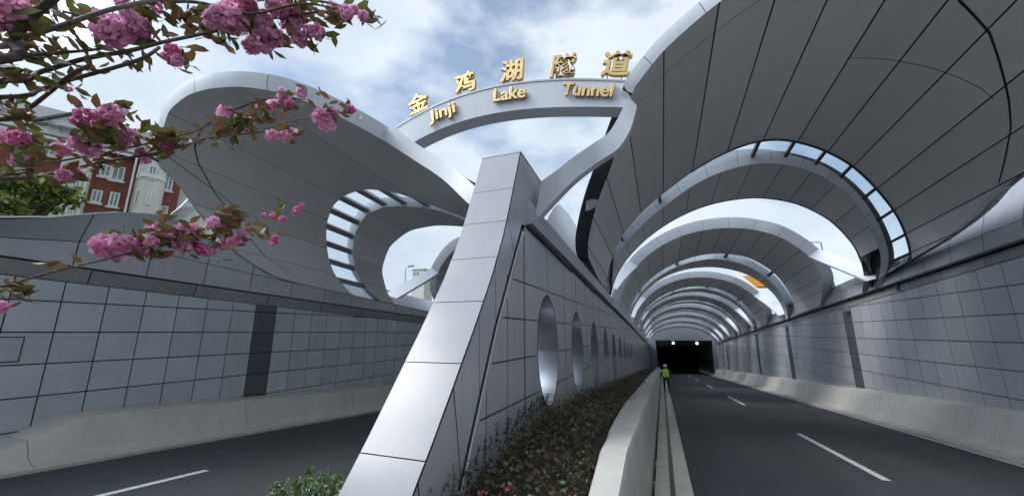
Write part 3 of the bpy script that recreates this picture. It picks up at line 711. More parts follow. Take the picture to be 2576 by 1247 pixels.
# left canopies -----------------------------------------------------
GR2 = 'arched canopies over the left carriageway'
l1 = empty('tunnel_canopy', W(-7.5, 6, 3.6), 'nearest canopy on the left, broad curled dark soffit with white rim behind the blossom', 'canopy', GR2)
lf = tab([(171.5, 12.66), (171, 11.03), (168.2, 9.3), (163.3, 8.08), (157.3, 7.18), (148, 6.13), (143.9, 5.7), (141, 5.25), (139.5, 5.0), (137.2, 4.9), (128.5, 4.71), (124.3, 4.6), (120.8, 4.52), (113.5, 4.53), (107.3, 4.67), (100, 4.97),
          (93.3, 5.4), (88.2, 5.95), (83.5, 6.8), (79.5, 7.75), (74, 10.03), (65, 11.5), (50, 13.0), (30, 14.6), (10, 16)], 2.5)
lso = tab([(171.5, 13.6), (168.1, 12.7), (159.7, 11.5), (152.5, 10.91), (143.3, 10.35), (135.6, 9.94), (125.9, 9.6), (118.4, 9.6), (110.2, 9.87), (102.2, 10.8), (98.2, 11.9), (91, 13.7), (85, 14.9), (75, 15.6), (50, 16.5), (10, 17.5)], 3)
lsi = tab([(171.5, 15.1), (169.7, 14.8), (163.6, 13.6), (156.3, 12.65), (146.5, 11.88), (134.9, 11.3), (123.1, 11.0), (114.7, 11.2), (106.8, 11.8), (96.1, 13.0), (91, 14.3), (85, 15.3), (75, 16.1), (50, 17.1), (10, 18.2)], 3)
lbi = tab([(172, 16.1), (163.1, 14.87), (150, 13.83), (134.5, 13.33), (119.8, 13.41), (107.2, 14.1), (95.4, 15.1), (90, 15.7), (80, 16.6), (50, 18.0), (10, 19.5)], 4)
LJ = [122, 134.5, 148, 160, 100, 70, 40]
shell(LP, lf, lambda a: max(lso(a), lf(a) + .05), 12, 171, LJ, l1, 'soffit', t=.42, jw=.012)
fascia(LP, lf, 79, 137, .42, l1, seam=16)
fascia(LP, lf, 12, 79, .35, l1, name='leading_edge', seam=20)
fascia(LP, lf, 137, 171, .22, l1, name='lower_edge', m='white')
# the black groove round the outer flare
b = MB()
gv = [(88, 5.6), (99, 5.25), (110, 5.1), (121.6, 4.98), (128.9, 5.17), (133.5, 5.45), (141.8, 6.22), (148.6, 7.0), (159.7, 8.36), (166, 9.8)]
for i in range(len(gv) - 1):
    for j in range(4):
        t0, t1 = j / 4, (j + 1) / 4
        a0, y0 = lerp(gv[i][0], gv[i + 1][0], t0), lerp(gv[i][1], gv[i + 1][1], t0); a1, y1 = lerp(gv[i][0], gv[i + 1][0], t1), lerp(gv[i][1], gv[i + 1][1], t1)
        b.face([BP(LP, a0, y0 + .2, -.006), BP(LP, a1, y1 + .2, -.006), BP(LP, a1, y1 + .235, -.006), BP(LP, a0, y0 + .235, -.006)])
b.build('groove', M['joint'], l1, fixn=False)
b = MB()
gv = [(72.2, 7.87), (64.8, 8.57), (56.8, 9.21), (43.8, 10.67), (38.4, 11.33), (28.1, 12.9)]
gv = [(84, 7.5)] + gv
for i in range(len(gv) - 1):
    for j in range(5):
        t0, t1 = j / 5, (j + 1) / 5
        a0, y0 = lerp(gv[i][0], gv[i + 1][0], t0), lerp(gv[i][1], gv[i + 1][1], t0); a1, y1 = lerp(gv[i][0], gv[i + 1][0], t1), lerp(gv[i][1], gv[i + 1][1], t1)
        b.face([BP(RP, a0, y0, -.006), BP(RP, a1, y1, -.006), BP(RP, a1, y1 + .06, -.006), BP(RP, a0, y0 + .06, -.006)])
for a in range(46, 77):
    for k_ in (0,):
        y0, y1 = lerp(rf(a), rso(a), .50), lerp(rf(a + 1), rso(a + 1), .50)
        b.face([BP(RP, a, y0, -.004), BP(RP, a + 1, y1, -.004), BP(RP, a + 1, y1 + .018, -.004), BP(RP, a, y0 + .018, -.004)])
b.build('groove', M['joint'], c1, fixn=False)
skylight(LP, lso, lsi, 93, 169, [100, 107, 114, 122, 130, 138, 146, 154, 162], l1, off=.24, bw=.10, bm='galv')
shell(LP, lsi, lbi, 12, 171, LJ, l1, 'band_soffit', t=.42, jw=.01)
fascia(LP, lsi, 12, 171, .42, l1, name='band_rim', seam=16)
st = [(atY(960 + 22, 350 - 36, 7.75), atY(960, 350, 7.75)), (atY(1060, 370, 7.7), atY(1040, 402, 7.7)), (atY(1130, 412, 7.5), atY(1108, 447, 7.5)), (atY(1192, 468, 7.2), atY(1160, 495, 7.2)), (atY(1225, 500, 7.0), atY(1218, 552, 7.0)), (atY(1262, 540, 6.8), atY(1262, 600, 6.8))]
ribbon('ribbon_arm', st, l1, th=.3)
ln = ['second canopy of the left carriageway, half hidden behind the pylon', 'third canopy of the left carriageway, behind the second', 'deepest canopy of the left carriageway']
for k, (dy, s) in enumerate([(-6.0, .80), (5.0, .80), (16.5, .80)]):
    canopy_next(LP, dy, s, ln[k], GR2, mir=True, tf=.45)
# white upturned fin at the left foot
fin = MB()
P4 = [atY(420, 546, 6.1), atY(455, 520, 6.2), atY(480, 494, 6.35), atY(520, 512, 7.0), atY(490, 530, 6.9), atY(452, 556, 6.7)]
n_ = Vector((-.12, .0, -.03)); fin.sweep([P4, [p + n_ for p in P4]])
fin.build('foot_fin', M['white'], l1)
# ------------------------------------------------------------------ sign arch
sa = empty('sign_arch', W(-4, 8.8, 7.8), 'grey arched beam between the two canopies carrying gold tunnel name letters', 'sign')
YB = 8.8
topc = [(-8.0, 8.35), (-7.05, 8.88), (-5.94, 9.22), (-4.37, 9.42), (-2.82, 9.33), (-1.52, 9.08), (-.4, 8.77), (.4, 8.45)]
botc = [(-8.0, 7.35), (-7.05, 7.98), (-6.3, 8.25), (-4.98, 8.5), (-3.39, 8.56), (-2.07, 8.40), (-.44, 8.02), (.4, 7.8)]
pt_ = np.polyfit([p[0] for p in topc], [p[1] for p in topc], 3); pb_ = np.polyfit([p[0] for p in botc], [p[1] for p in botc], 3)
TH = lambda X: float(np.polyval(pt_, X)); BH = lambda X: float(np.polyval(pb_, X))
b = MB(); b.sweep([[W(X, YB, TH(X)), W(X, YB, BH(X)), W(X, YB + .45, BH(X)), W(X, YB + .45, TH(X))] for X in np.linspace(-7.25, -.30, 40)])
b.build('beam', M['white'], sa, smooth=30)
b = MB(); b.sweep([[W(X, YB - .02, TH(X) + .0), W(X, YB - .02, TH(X) - .05), W(X, YB - .001, TH(X) - .05), W(X, YB - .001, TH(X))] for X in np.linspace(-7.25, -.30, 40)])
b.build('beam_edge', M['galv'], sa)
def text_mesh(name, txt, size, loc, rz, parent, extr=.05, bold=.02, label=None, sx=1.0, wid=None):
    cu = bpy.data.curves.new(name, 'FONT'); cu.body = txt; cu.size = size; cu.extrude = extr; cu.offset = bold
    cu.align_x = 'CENTER'; cu.align_y = 'BOTTOM_BASELINE' if hasattr(cu, 'x') else 'BOTTOM'
    cu.bevel_depth = .006; cu.bevel_resolution = 1
    o = bpy.data.objects.new(name, cu); scn.collection.objects.link(o)
    dg = bpy.context.evaluated_depsgraph_get(); dg.update()
    me = bpy.data.meshes.new_from_object(o.evaluated_get(dg)); bpy.data.objects.remove(o)
    R_ = Matrix.Rotation(rz, 4, 'Y') @ Matrix.Rotation(math.pi / 2, 4, 'X')
    co = np.array([tuple(v.co) for v in me.vertices])
    cx, by = (co[:, 0].min() + co[:, 0].max()) / 2, co[:, 1].min(); H_ = co[:, 1].max() - by
    k = size / H_ if H_ > 0 else 1
    if wid: sx = wid / ((co[:, 0].max() - co[:, 0].min()) * k)
    for v in me.vertices: v.co = R_ @ Vector(((v.co.x - cx) * k * sx, (v.co.y - by) * k, v.co.z))
    me.materials.clear(); me.materials.append(M['gold']); me.materials.append(M['gold_side'])
    for p in me.polygons: p.material_index = 0 if abs(p.normal.y) > .5 else 1
    o = bpy.data.objects.new(name, me); scn.collection.objects.link(o); o.parent = parent
    o.location = Vector(loc) - world_loc(parent)
    if label: o['label'] = label
    return o
def slope(X): return math.atan((TH(X + .1) - TH(X - .1)) / .2)
for ch, X, bh, hh_ in (('金', -6.34, .12, .66), ('鸡', -4.80, .12, .68), ('湖', -3.37, .12, .70), ('隧', -1.93, .12, .70), ('道', -.60, .16, .72)):
    o = text_mesh('sign_character', ch, hh_, W(X, YB + .12, TH(X) + bh), -slope(X) * .8, sa, extr=.05, bold=.020 * hh_)
    for dx in (-.17, .17):
        b = MB(); b.tube([W(X + dx, YB + .14, TH(X + dx) - .03), W(X + dx, YB + .14, TH(X + dx) + bh + .14)], .017); b.build('post', M['galv'], o)
for word, X, hgt, wid in (('Jinji', -5.40, .50, .88), ('Lake', -3.36, .40, .95), ('Tunnel', -1.30, .38, 1.32)):
    hb = (TH(X) + BH(X)) / 2 - hgt * .5 + (.05 if word == 'Lake' else (-.03 if word == 'Jinji' else .02))
    text_mesh('sign_word', word, hgt, W(X, YB - .07, hb), -slope(X), sa, extr=.03, bold=.006, wid=wid)
# ------------------------------------------------------------------ barriers, kerbs
def loft(name, prof_fn, Ys, m, parent=None, **k):
    b = MB(); y = Ys[0]; seg = 4.0
    while y < Ys[-1] - .01:
        e = min(y + seg, Ys[-1]); yy = sorted([y + .006] + [q for q in Ys if y + .05 < q < e - .05] + [e - .006])
        b.sweep([[W(x, Y, h) for x, h in prof_fn(Y)] for Y in yy]); y = e
    return b.build(name, m, parent, **k)
Ysd = [-20, -8, 0, 2.5, 3.4, 3.8, 4.2, 4.6, 5.0, 5.4, 6, 8, 12, 20, 35, 55, 76]
def lbp(Y):
    k = float(np.interp(Y, [3.4, 4.0, 4.7, 5.3], [.38, .55, .97, 1.0]))
    top = .78 * k
    return [(-10.4, -.05), (-10.4, .06), (-10.55, .07), (-10.72, .07 + .12 * k), (-10.88, top - .05), (-10.92, top), (LX + .05, top + .01), (LX + .05, -.05)]
loft('concrete_barrier', lbp, Ysd, M['concrete'], label='beige concrete crash barrier below the left tiled wall, dipping at its near end', cat='barrier', smooth=50)
def rbp(Y): return [(7.78, -.05), (7.78, .09), (7.93, .10), (7.98, .13), (8.15, .26), (8.42, .98), (8.5, 1.05), (RX - .04, 1.06), (RX - .04, -.05)][::-1]
loft('concrete_barrier', rbp, [-20, 0, 8, 14, 20, 30, 45, 60, 76], M['concrete'], label='beige concrete crash barrier along the foot of the right tiled wall', cat='barrier', smooth=50)
def mbp(Y):
    k = float(np.interp(Y, [2.6, 3.4, 5.0, 5.8, 8], [.70, .76, 1.0, 1.0, 1.0])); tp = 1.1 * k
    wi = float(np.interp(Y, [3.2, 5.8, 6.5, 10, 40], [.26, .34, .40, .50, .55])); ro = -.42
    return [(ro + .12, -.05), (ro + .10, .16), (ro + .03, .38 * k), (ro, tp - .05), (ro - .04, tp), (ro - wi, tp + .0), (ro - wi - .03, tp - .04), (ro - wi - .04, -.05)]
loft('concrete_barrier', mbp, [-6, 1, 2.6, 3.0, 3.4, 3.8, 4.2, 4.6, 5.0, 5.4, 5.8, 6.4, 8, 12, 20, 35, 55, 76], M['concrete'], label='pale concrete barrier between the hedge and the right carriageway, wide flat top', cat='barrier', smooth=50)
b = MB()
y = -10.0
while y < 76: b.rbox(-.26, -.035, y, min(y + 2.99, 76), -.1, .15); y += 3.0
b.build('kerb_slab', M['slab'], None, 'inner row of concrete kerb slabs left of the black slot', 'kerb')
b = MB(); y = -10.0
while y < 76: b.rbox(.035, .30 + 0, y, min(y + 2.0, 76) - .01, -.1, .13); y += 2.0
b.build('kerb_slab', M['slab'], None, 'outer row of yellowish concrete kerb slabs edging the right carriageway', 'kerb')
b = MB(); y = -10
while y < 76: b.rbox(-.03, .03, y, min(y + 6, 76), -.1, .17); y += 6
b.build('guide_rail', M['steel'], None, 'long black rail running between the two rows of kerb slabs', 'rail')
b = MB(); b.rbox(-.4, .3, -10, 76, -.4, -.02); b.build('median_base', M['soil'], kind='structure')
b = MB()
random.seed(3)
for Y in (4.1, 4.5, 5.3, 6.1, 6.4, 7.6, 9): b.rbox(-.30, -.262, Y, Y + random.uniform(.08, .2), 0, random.uniform(.07, .14))
b.build('clamp', M['concrete'], None, 'small concrete clamps in the dirty gap beside the kerb slabs', 'clamp')
# left median kerb and planters
b = MB(); b.rbox(-4.30, -4.12, -10, 76, -.1, .22); b.build('kerb_line', M['slab'], None, 'low pale kerb along the inner edge of the left carriageway', 'kerb')
b = MB(); b.rbox(-4.12, -3.005, -10, 5.0, -.1, .30); b.rbox(-4.12, -3.005, 5.0, 76, -.1, .12)
b.rbox(-2.18, -.98, -10, 4.2, -.1, .3)
rows = []
for k in range(50):
    Y = lerp(2.0, 76, (k / 49) ** 1.5); e = float(np.interp(Y, [2, 4, 6, 9, 76], [.30, .45, .85, 1.0, 1.0]))
    rows.append([W(-2.19, Y, 0), W(-2.19, Y, e), W(-1.5, Y, e + .03), W(-.97, Y, e - .08), W(-.97, Y, 0)])
b.grid(rows); b.build('planter_soil', M['soil'], kind='structure', fixn=False)

# ------------------------------------------------------------------ leaves
def leafcloud(name, spots, size, mats, parent=None, n_leaf=1, asp=1.5, seed=1, **k):
    """spots: list of (centre, radius vector, count)"""
    rnd = random.Random(seed); b = MB()
    for c, r, cnt in spots:
        for _ in range(cnt):
            p = Vector((rnd.gauss(0, .5), rnd.gauss(0, .5), rnd.gauss(0, .5)))
            if p.length > 1.2: p *= 1.2 / p.length
            p = Vector((p.x * r[0], p.y * r[1], p.z * r[2])) + Vector(c)
            s_ = size * rnd.uniform(.6, 1.3)
            d = Vector((rnd.uniform(-1, 1), rnd.uniform(-1, 1), rnd.uniform(-.6, .8))).normalized()
            u = d.cross(Vector((rnd.uniform(-1, 1), rnd.uniform(-1, 1), rnd.uniform(-1, 1)))).normalized() * s_ * .5; d = d * s_ * asp * .5
            nn = d.cross(u).normalized() * s_ * .12
            m = rnd.choices(range(len(mats)), weights=[w_ for _, w_ in mats])[0]
            b.face([p - d, p + u * .8 - d * .2 + nn, p + u * .6 + d * .5 + nn, p + d, p - u * .6 + d * .5 + nn, p - u * .8 - d * .2 + nn], m)
    return b.build(name, [m_ for m_, _ in mats], parent, fixn=False, **k)
rnd = random.Random(5)
# hedge bank along the spine wall: bushes one can tell apart near, a mass farther on
spots = []
def hedge_top(Y): return float(np.interp(Y, [2.2, 3.2, 4, 5, 6.2, 7.5, 9.2, 17.5, 60], [.60, .70, .80, 1.02, 1.22, 1.28, 1.26, 1.25, 1.20]))
Y = 2.3
while Y < 62:
    st_ = .10 + Y * .012
    for X in np.arange(-2.10, -.93, .16 + Y * .006):
        tp = hedge_top(Y) - .10 * max(0, (X + 1.55)) / .6
        cl = noise.noise(Vector((X * 2.1, Y * 1.3, 0))) * .10
        cnt = int(26 / (1 + Y * .05))
        spots.append(((X + rnd.uniform(-.05, .05), Y + rnd.uniform(-.05, .05), tp - .15 + cl - S * Y), (.15, .16 + Y * .01, .17), cnt))
    Y += st_
leafcloud('hedge', spots, .045, [(M['hedge'], 6), (M['hedge2'], 3), (M['shrub'], .45)], seed=2, asp=1.5, label='dark brown-green hedge filling the planter below the oval openings', cat='hedge', kind='stuff')
spots = []
for _ in range(16):
    Y = rnd.uniform(2.6, 4.6); X = rnd.uniform(-1.9, -1.05); spots.append(((X, Y, hedge_top(Y) - S * Y + rnd.uniform(-.05, .04)), (.045, .045, .03), 8))
leafcloud('pink_flower', spots, .035, [(M['bract'], 1)], seed=4, label='scattered small red-pink flowers in the near hedge', cat='flower', kind='stuff')
# climbing sprigs against the wall
spr = MB()
for _ in range(45):
    Y = rnd.uniform(3.6, 7.5); h0 = hedge_top(Y) - .05; p = [W(-2.12, Y, h0)]
    for k in range(4): p.append(p[-1] + Vector((rnd.uniform(-.01, .03), rnd.uniform(-.05, .04), rnd.uniform(.03, .08))))
    spr.tube(p, .004, n=4)
    for q_ in p[1:]:
        for _k in range(3):
            u = Vector((rnd.uniform(-1, 1), rnd.uniform(-1, 1), rnd.uniform(-1, 1))).normalized() * .022; v_ = Vector((rnd.uniform(-1, 1), rnd.uniform(-1, 1), rnd.uniform(-1, 1))).normalized() * .022
            spr.face([q_, q_ + u, q_ + u + v_, q_ + v_])
spr.build('creeper_sprig', M['hedge'], None, 'thin leafy sprigs climbing the centre wall above the hedge', 'plant', kind='stuff', fixn=False)
# bright shrubs left of the pylon
for (X, Y, h, r, n_, lab) in ((-3.45, 3.5, .80, .19, 420, 'bright green shrub nearest the foot of the white pylon'), (-3.42, 3.12, .80, .21, 480, 'bright green leafy shrub in the middle of the low bed left of the pylon'),
                         (-3.35, 2.75, .76, .20, 420, 'bright green shrub with white flecks at the left end of the low bed')):
    r0 = empty('green_shrub', W(X, Y, .3), lab, 'shrub', 'bright shrubs left of the pylon')
    stm = MB()
    tips = []
    for k in range(7):
        a = rnd.uniform(0, 6.28); e = W(X + math.cos(a) * r * rnd.uniform(.3, 1), Y + math.sin(a) * r * rnd.uniform(.3, 1), h + rnd.uniform(-.1, .1)); tips.append(e)
        stm.tube([W(X, Y, .28), (W(X, Y, .28) + e) / 2 + Vector((0, 0, .05)), e], [.012, .008, .004], n=5)
    stm.build('stem', M['wood'], r0)
    sp_ = [((X, Y, h - .12 - S * Y), (r * 1.3, r * 1.3, .2), n_)] + [(tuple(e), (.05, .05, .06), 26) for e in tips]
    leafcloud('foliage', sp_, .030, [(M['shrub'], 5), (M['shrub_l'], 2), (M['hedge'], 2), (M['reflect'], .25)], r0, seed=int(Y * 100))

# ------------------------------------------------------------------ tunnel portal
tp_ = empty('tunnel_portal', W(3.6, YF, 0), 'dark square tunnel mouth with grey headwall at the end of the right carriageway', 'tunnel')
b = MB(); OX0, OX1, OH = -.87, 8.3, 5.75
for X0, X1, h0, h1 in ((-2.2, OX0, -.3, 6.0), (OX0, OX1, OH, 9.8), (OX1, 9.3, -.3, 9.8), (-2.2, OX0, 6.0, 9.8)): b.rbox(X0, X1, YF, YF + .4, h0, h1)
b.rbox(-13.0, -11.0, YF, YF + .4, -.3, 9); b.rbox(-11.0, -3.4, YF, YF + .4, 4.9, 9); b.rbox(-3.4, -2.2, YF, YF + .4, -.3, 9.8)
b.build('headwall', M['headwall'], tp_)
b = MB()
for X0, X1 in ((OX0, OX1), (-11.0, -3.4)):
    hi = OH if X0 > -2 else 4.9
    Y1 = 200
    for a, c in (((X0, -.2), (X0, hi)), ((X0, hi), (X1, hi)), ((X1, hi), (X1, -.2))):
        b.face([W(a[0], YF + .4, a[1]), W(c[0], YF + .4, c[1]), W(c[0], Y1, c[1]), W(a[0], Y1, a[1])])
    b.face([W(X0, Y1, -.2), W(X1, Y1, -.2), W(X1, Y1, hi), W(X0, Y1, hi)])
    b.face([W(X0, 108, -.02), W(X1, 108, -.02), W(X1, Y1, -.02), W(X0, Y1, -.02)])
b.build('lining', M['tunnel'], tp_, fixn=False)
for X, lab in ((2.1, 'left of the two small round lamps glowing in the dark tunnel mouth'), (6.0, 'right of the two small round lamps glowing in the dark tunnel mouth')):
    r0 = empty('tunnel_lamp', W(X, 77.5, 5.2), lab, 'lamp', 'lamps in the tunnel mouth')
    b = MB(); b.rbox(X - .25, X + .25, 77.3, 77.9, 5.45, 5.7); b.build('housing', M['steel'], r0)
    b = MB(); b.tube([W(X, 77.05, 5.3), W(X, 77.1, 5.3), W(X, 77.3, 5.3)], [.05, .17, .17], n=14); b.build('lens', M['lamp'], r0)

# ------------------------------------------------------------------ worker
def skin_figure():
    sx, sy, sh_ = .14, 28.2, .14
    z0 = sh_ - S * sy
    r0 = empty('person', (sx, sy, z0), 'worker in a yellow-green hi-vis vest, white helmet and dark trousers standing by the barrier', 'person')
    J = dict(pel=(0, 0, .95), sp1=(0, 0, 1.12), ch=(0, .01, 1.35), nk=(0, .01, 1.50), hd=(0, -.01, 1.60), ht=(0, -.01, 1.70),
             hl=(-.10, 0, .90), kl=(-.12, -.02, .50), al=(-.13, .02, .09), tl=(-.15, -.13, .03), hr=(.10, 0, .90), kr=(.12, -.01, .50), ar=(.14, .03, .09), tr=(.17, -.12, .03),
             sl=(-.19, .01, 1.42), el=(-.27, .02, 1.14), wl=(-.25, -.10, .92), sr=(.19, .01, 1.42), er=(.28, .03, 1.15), wr=(.25, -.09, .92))
    R = dict(pel=.15, sp1=.14, ch=.16, nk=.06, hd=.09, ht=.085, hl=.10, kl=.065, al=.05, tl=.04, hr=.10, kr=.065, ar=.05, tr=.04, sl=.07, el=.05, wl=.032, sr=.07, er=.05, wr=.032)
    E = [('pel', 'sp1'), ('sp1', 'ch'), ('ch', 'nk'), ('nk', 'hd'), ('hd', 'ht'), ('pel', 'hl'), ('hl', 'kl'), ('kl', 'al'), ('al', 'tl'), ('pel', 'hr'), ('hr', 'kr'), ('kr', 'ar'), ('ar', 'tr'),
         ('ch', 'sl'), ('sl', 'el'), ('el', 'wl'), ('ch', 'sr'), ('sr', 'er'), ('er', 'wr')]
    # five fingers on each hand
    for sd_, wx in (('l', -.25), ('r', .25)):
        for f_ in range(5):
            a = f'f{sd_}{f_}'; b_ = f'g{sd_}{f_}'
            if f_ < 4: J[a] = (wx, -.115 + .022 * f_ - .02, .85); J[b_] = (wx * .96, -.12 + .024 * f_ - .02, .77 + .012 * abs(f_ - 1.5))
            else: J[a] = (wx * .93, -.16, .88); J[b_] = (wx * .9, -.18, .83)
            R[a] = .012; R[b_] = .008; E += [('w' + sd_, a), (a, b_)]
    ks = list(J); me = bpy.data.meshes.new('body'); me.from_pydata([J[k] for k in ks], [(ks.index(a), ks.index(b_)) for a, b_ in E], [])
    o = bpy.data.objects.new('body', me); scn.collection.objects.link(o)
    o.modifiers.new('s', 'SKIN'); sv = me.skin_vertices[0].data
    for i, k in enumerate(ks): sv[i].radius = (R[k], R[k] * (.8 if k in ('sp1', 'ch', 'pel') else 1)); sv[i].use_root = (k == 'pel')
    o.modifiers.new('u', 'SUBSURF').levels = 2
    dg = bpy.context.evaluated_depsgraph_get(); dg.update()
    m2 = bpy.data.meshes.new_from_object(o.evaluated_get(dg)); bpy.data.objects.remove(o)
    o = bpy.data.objects.new('body', m2); scn.collection.objects.link(o); o.parent = r0
    m2.materials.clear()
    for q_ in ('cloth', 'skin'): m2.materials.append(M[q_])
    for p in m2.polygons:
        c = p.center; p.material_index = 1 if (c.z > 1.5 or (abs(c.x) > .2 and c.z < .93)) else 0
        p.use_smooth = True
    # nose, so the head has a face side
    b = MB(); o3 = Vector((sx, sy, z0))
    b.tube([o3 + Vector((0, -.09, 1.60)), o3 + Vector((0, -.12, 1.585))], [.012, .016], n=6); b.build('nose', M['skin'], r0)
    # vest
    b = MB(); rings = []
    for h, rx, ry in ((.98, .205, .155), (1.10, .20, .15), (1.25, .21, .16), (1.38, .225, .165), (1.455, .19, .14), (1.50, .09, .09)):
        rings.append([o3 + Vector((math.cos(a) * rx, math.sin(a) * ry, h)) for a in np.linspace(0, 2 * math.pi, 20, endpoint=False)])
    b.sweep(rings, caps=False); b.build('vest', M['vest'], r0, smooth=60)
    for h in (1.08, 1.24):
        b = MB(); b.sweep([[o3 + Vector((math.cos(a) * .222, math.sin(a) * .172, h + d)) for a in np.linspace(0, 2 * math.pi, 20, endpoint=False)] for d in (0, .045)], caps=False)
        b.build('reflective_band', M['reflect'], r0)
    b = MB(); rings = []
    for h, r in ((1.655, .155), (1.665, .152), (1.67, .125), (1.72, .120), (1.765, .09), (1.785, .03)):
        rings.append([o3 + Vector((math.cos(a) * r * .92, math.sin(a) * r * 1.08 - .01, h)) for a in np.linspace(0, 2 * math.pi, 18, endpoint=False)])
    b.sweep(rings); b.build('helmet', M['helmet'], r0, smooth=50)
skin_figure()

# ------------------------------------------------------------------ house beyond the left wall
def azdir(x):
    d = ray(x, 835); v = Vector((d.x, d.y, 0)); return v.normalized()
D0 = 36.0; P0 = azdir(60) * D0; fd = Vector((.45, .89, 0)).normalized()
# far end along the facade where it meets the ray through x=500
d1 = azdir(505); t1 = (P0.x * d1.y - P0.y * d1.x) / (fd.y * d1.x - fd.x * d1.y); HL = abs(t1)
fn = Vector((fd.y, -fd.x, 0))            # towards the road
if fn.dot(-P0) < 0: fn = -fn
def HP(u, z, out=0.0): return Vector((P0.x, P0.y, 0)) + fd * u + fn * out + Vector((0, 0, z))
def hu(x):    # facade coordinate hit by the vertical plane through pixel column x at the horizon
    d = azdir(x); return (P0.x * d.y - P0.y * d.x) / (fd.y * d.x - fd.x * d.y)
def huv(x, y):   # pixel -> (u, z) on the facade plane
    d = ray(x, y); n = fn; k = (P0).dot(n) / d.dot(n); p = d * k
    return (p - P0).dot(fd), p.z + HC
hs_ = empty('town_house', HP(HL / 2, 3), 'red brick and white rendered town house with grey roof behind the left wall', 'house')
zE = huv(75, 335)[1]; zT = huv(100, 262)[1]; print('house', HL, zE, zT, huv(300, 540), huv(300, 420), huv(430, 540), huv(430, 430))
zB = huv(300, 545)[1] - 3.0
ends = {'u0': huv(60, 400)[0] - 4, 'u1': huv(455, 500)[0] + 5}
def wallseg(name, xa, ya, xb, yb, m, out, u0=None, u1=None, ztop=None):
    a = huv(xa, ya)[0] if u0 is None else u0; c = huv(xb, yb)[0] if u1 is None else u1
    b = MB(); b.obox(HP(a, zB, out), fd * (c - a), -fn * (6 + out), (0, 0, (zE if ztop is None else ztop) - zB)); b.build(name, m, hs_); return a, c
uA = huv(140, 480)[0]; uB = huv(222, 480)[0]; uC = huv(335, 480)[0]; uD = huv(413, 480)[0]; uE = huv(452, 480)[0]
b = MB(); b.obox(HP(ends['u0'], zB, 0), fd * (uA - ends['u0']), -fn * 6, (0, 0, zE - zB)); b.build('brick_wall', M['brick'], hs_)
b = MB(); b.obox(HP(uA, zB, .5), fd * (uB - uA), -fn * 6.5, (0, 0, zE * .97 - zB)); b.build('rendered_bay', M['stucco'], hs_)
b = MB(); b.obox(HP(uB, zB, 0), fd * (uC - uB), -fn * 6, (0, 0, zE - zB)); b.build('brick_wall', M['brick'], hs_)
b = MB()       # rounded rendered bay
rows = []
for k in range(13):
    a = math.pi * k / 12; u_ = (uC + uD) / 2 - math.cos(a) * (uD - uC) / 2; o_ = math.sin(a) * .9 + .1
    rows.append([HP(u_, zB, o_), HP(u_, zE, o_)])
b.grid(rows); b.build('rendered_bay', M['stucco'], hs_, smooth=30, fixn=False)
zc = huv(375, 452)[1]
b = MB(); rows = []
for k in range(13):
    a = math.pi * k / 12; u_ = (uC + uD) / 2 - math.cos(a) * (uD - uC) / 2 * 1.03; o_ = math.sin(a) * 1.0 + .12
    rows.append([HP(u_, zc - .14, o_ - .1), HP(u_, zc - .14, o_), HP(u_, zc + .14, o_), HP(u_, zc + .14, o_ - .1)])
b.grid(rows); b.build('string_course', M['trim'], hs_, fixn=False)
b = MB(); b.obox(HP(uD, zB, 0), fd * (uE - uD), -fn * 6, (0, 0, zE - zB)); b.build('brick_wall', M['brick'], hs_)
b = MB(); b.obox(HP(uE, zB, -.6), fd * 7, -fn * 5, (0, 0, zE - .9 - zB)); b.build('side_wing', M['stucco'], hs_)
# roof with overhanging eaves and a dormer
rfm = MB(); ov = .5
rise = (zT - zE) + 1.2
pr = [(ov, -.15), (ov, .05), (-3.3, rise), (-7, 0), (-7, -.2)]
rfm.sweep([[HP(u_, zE + z_, o_) for o_, z_ in pr] for u_ in (ends['u0'], uE + .3)]); rfm.build('roof', M['roof'], hs_)
b = MB(); b.obox(HP(ends['u0'], zE - .28, ov - .06), fd * (uE + .3 - ends['u0']), fn * .12, (0, 0, .16)); b.build('eaves_board', M['trim'], hs_)
def dormer(xc, yc, wd, ht):
    u_, z_ = huv(xc, yc); 
    r0 = MB(); o_ = -.9
    tri = [HP(u_ - wd / 2, z_ - ht * .5, o_), HP(u_ + wd / 2, z_ - ht * .5, o_), HP(u_ + wd / 2, z_ + ht * .1, o_), HP(u_, z_ + ht * .62, o_), HP(u_ - wd / 2, z_ + ht * .1, o_)]
    r0.sweep([tri, [p - fn * 2.5 for p in tri]]); d_ = r0.build('dormer', M['trim'], hs_)
    b = MB()
    for sg in (-1, 1):
        b.obox(HP(u_, z_ + ht * .64, o_ + .25), fd * (sg * wd * .68) + Vector((0, 0, -ht * .68)), -fn * 2.7, (0, 0, .14))
    b.build('dormer_roof', M['roof'], d_)
    b = MB(); b.obox(HP(u_ - wd * .2, z_ - ht * .35, o_ + .01), fd * wd * .4, fn * .04, (0, 0, ht * .5)); b.build('pane', M['pane'], d_)
dormer(170, 318, 2.6, 1.9)
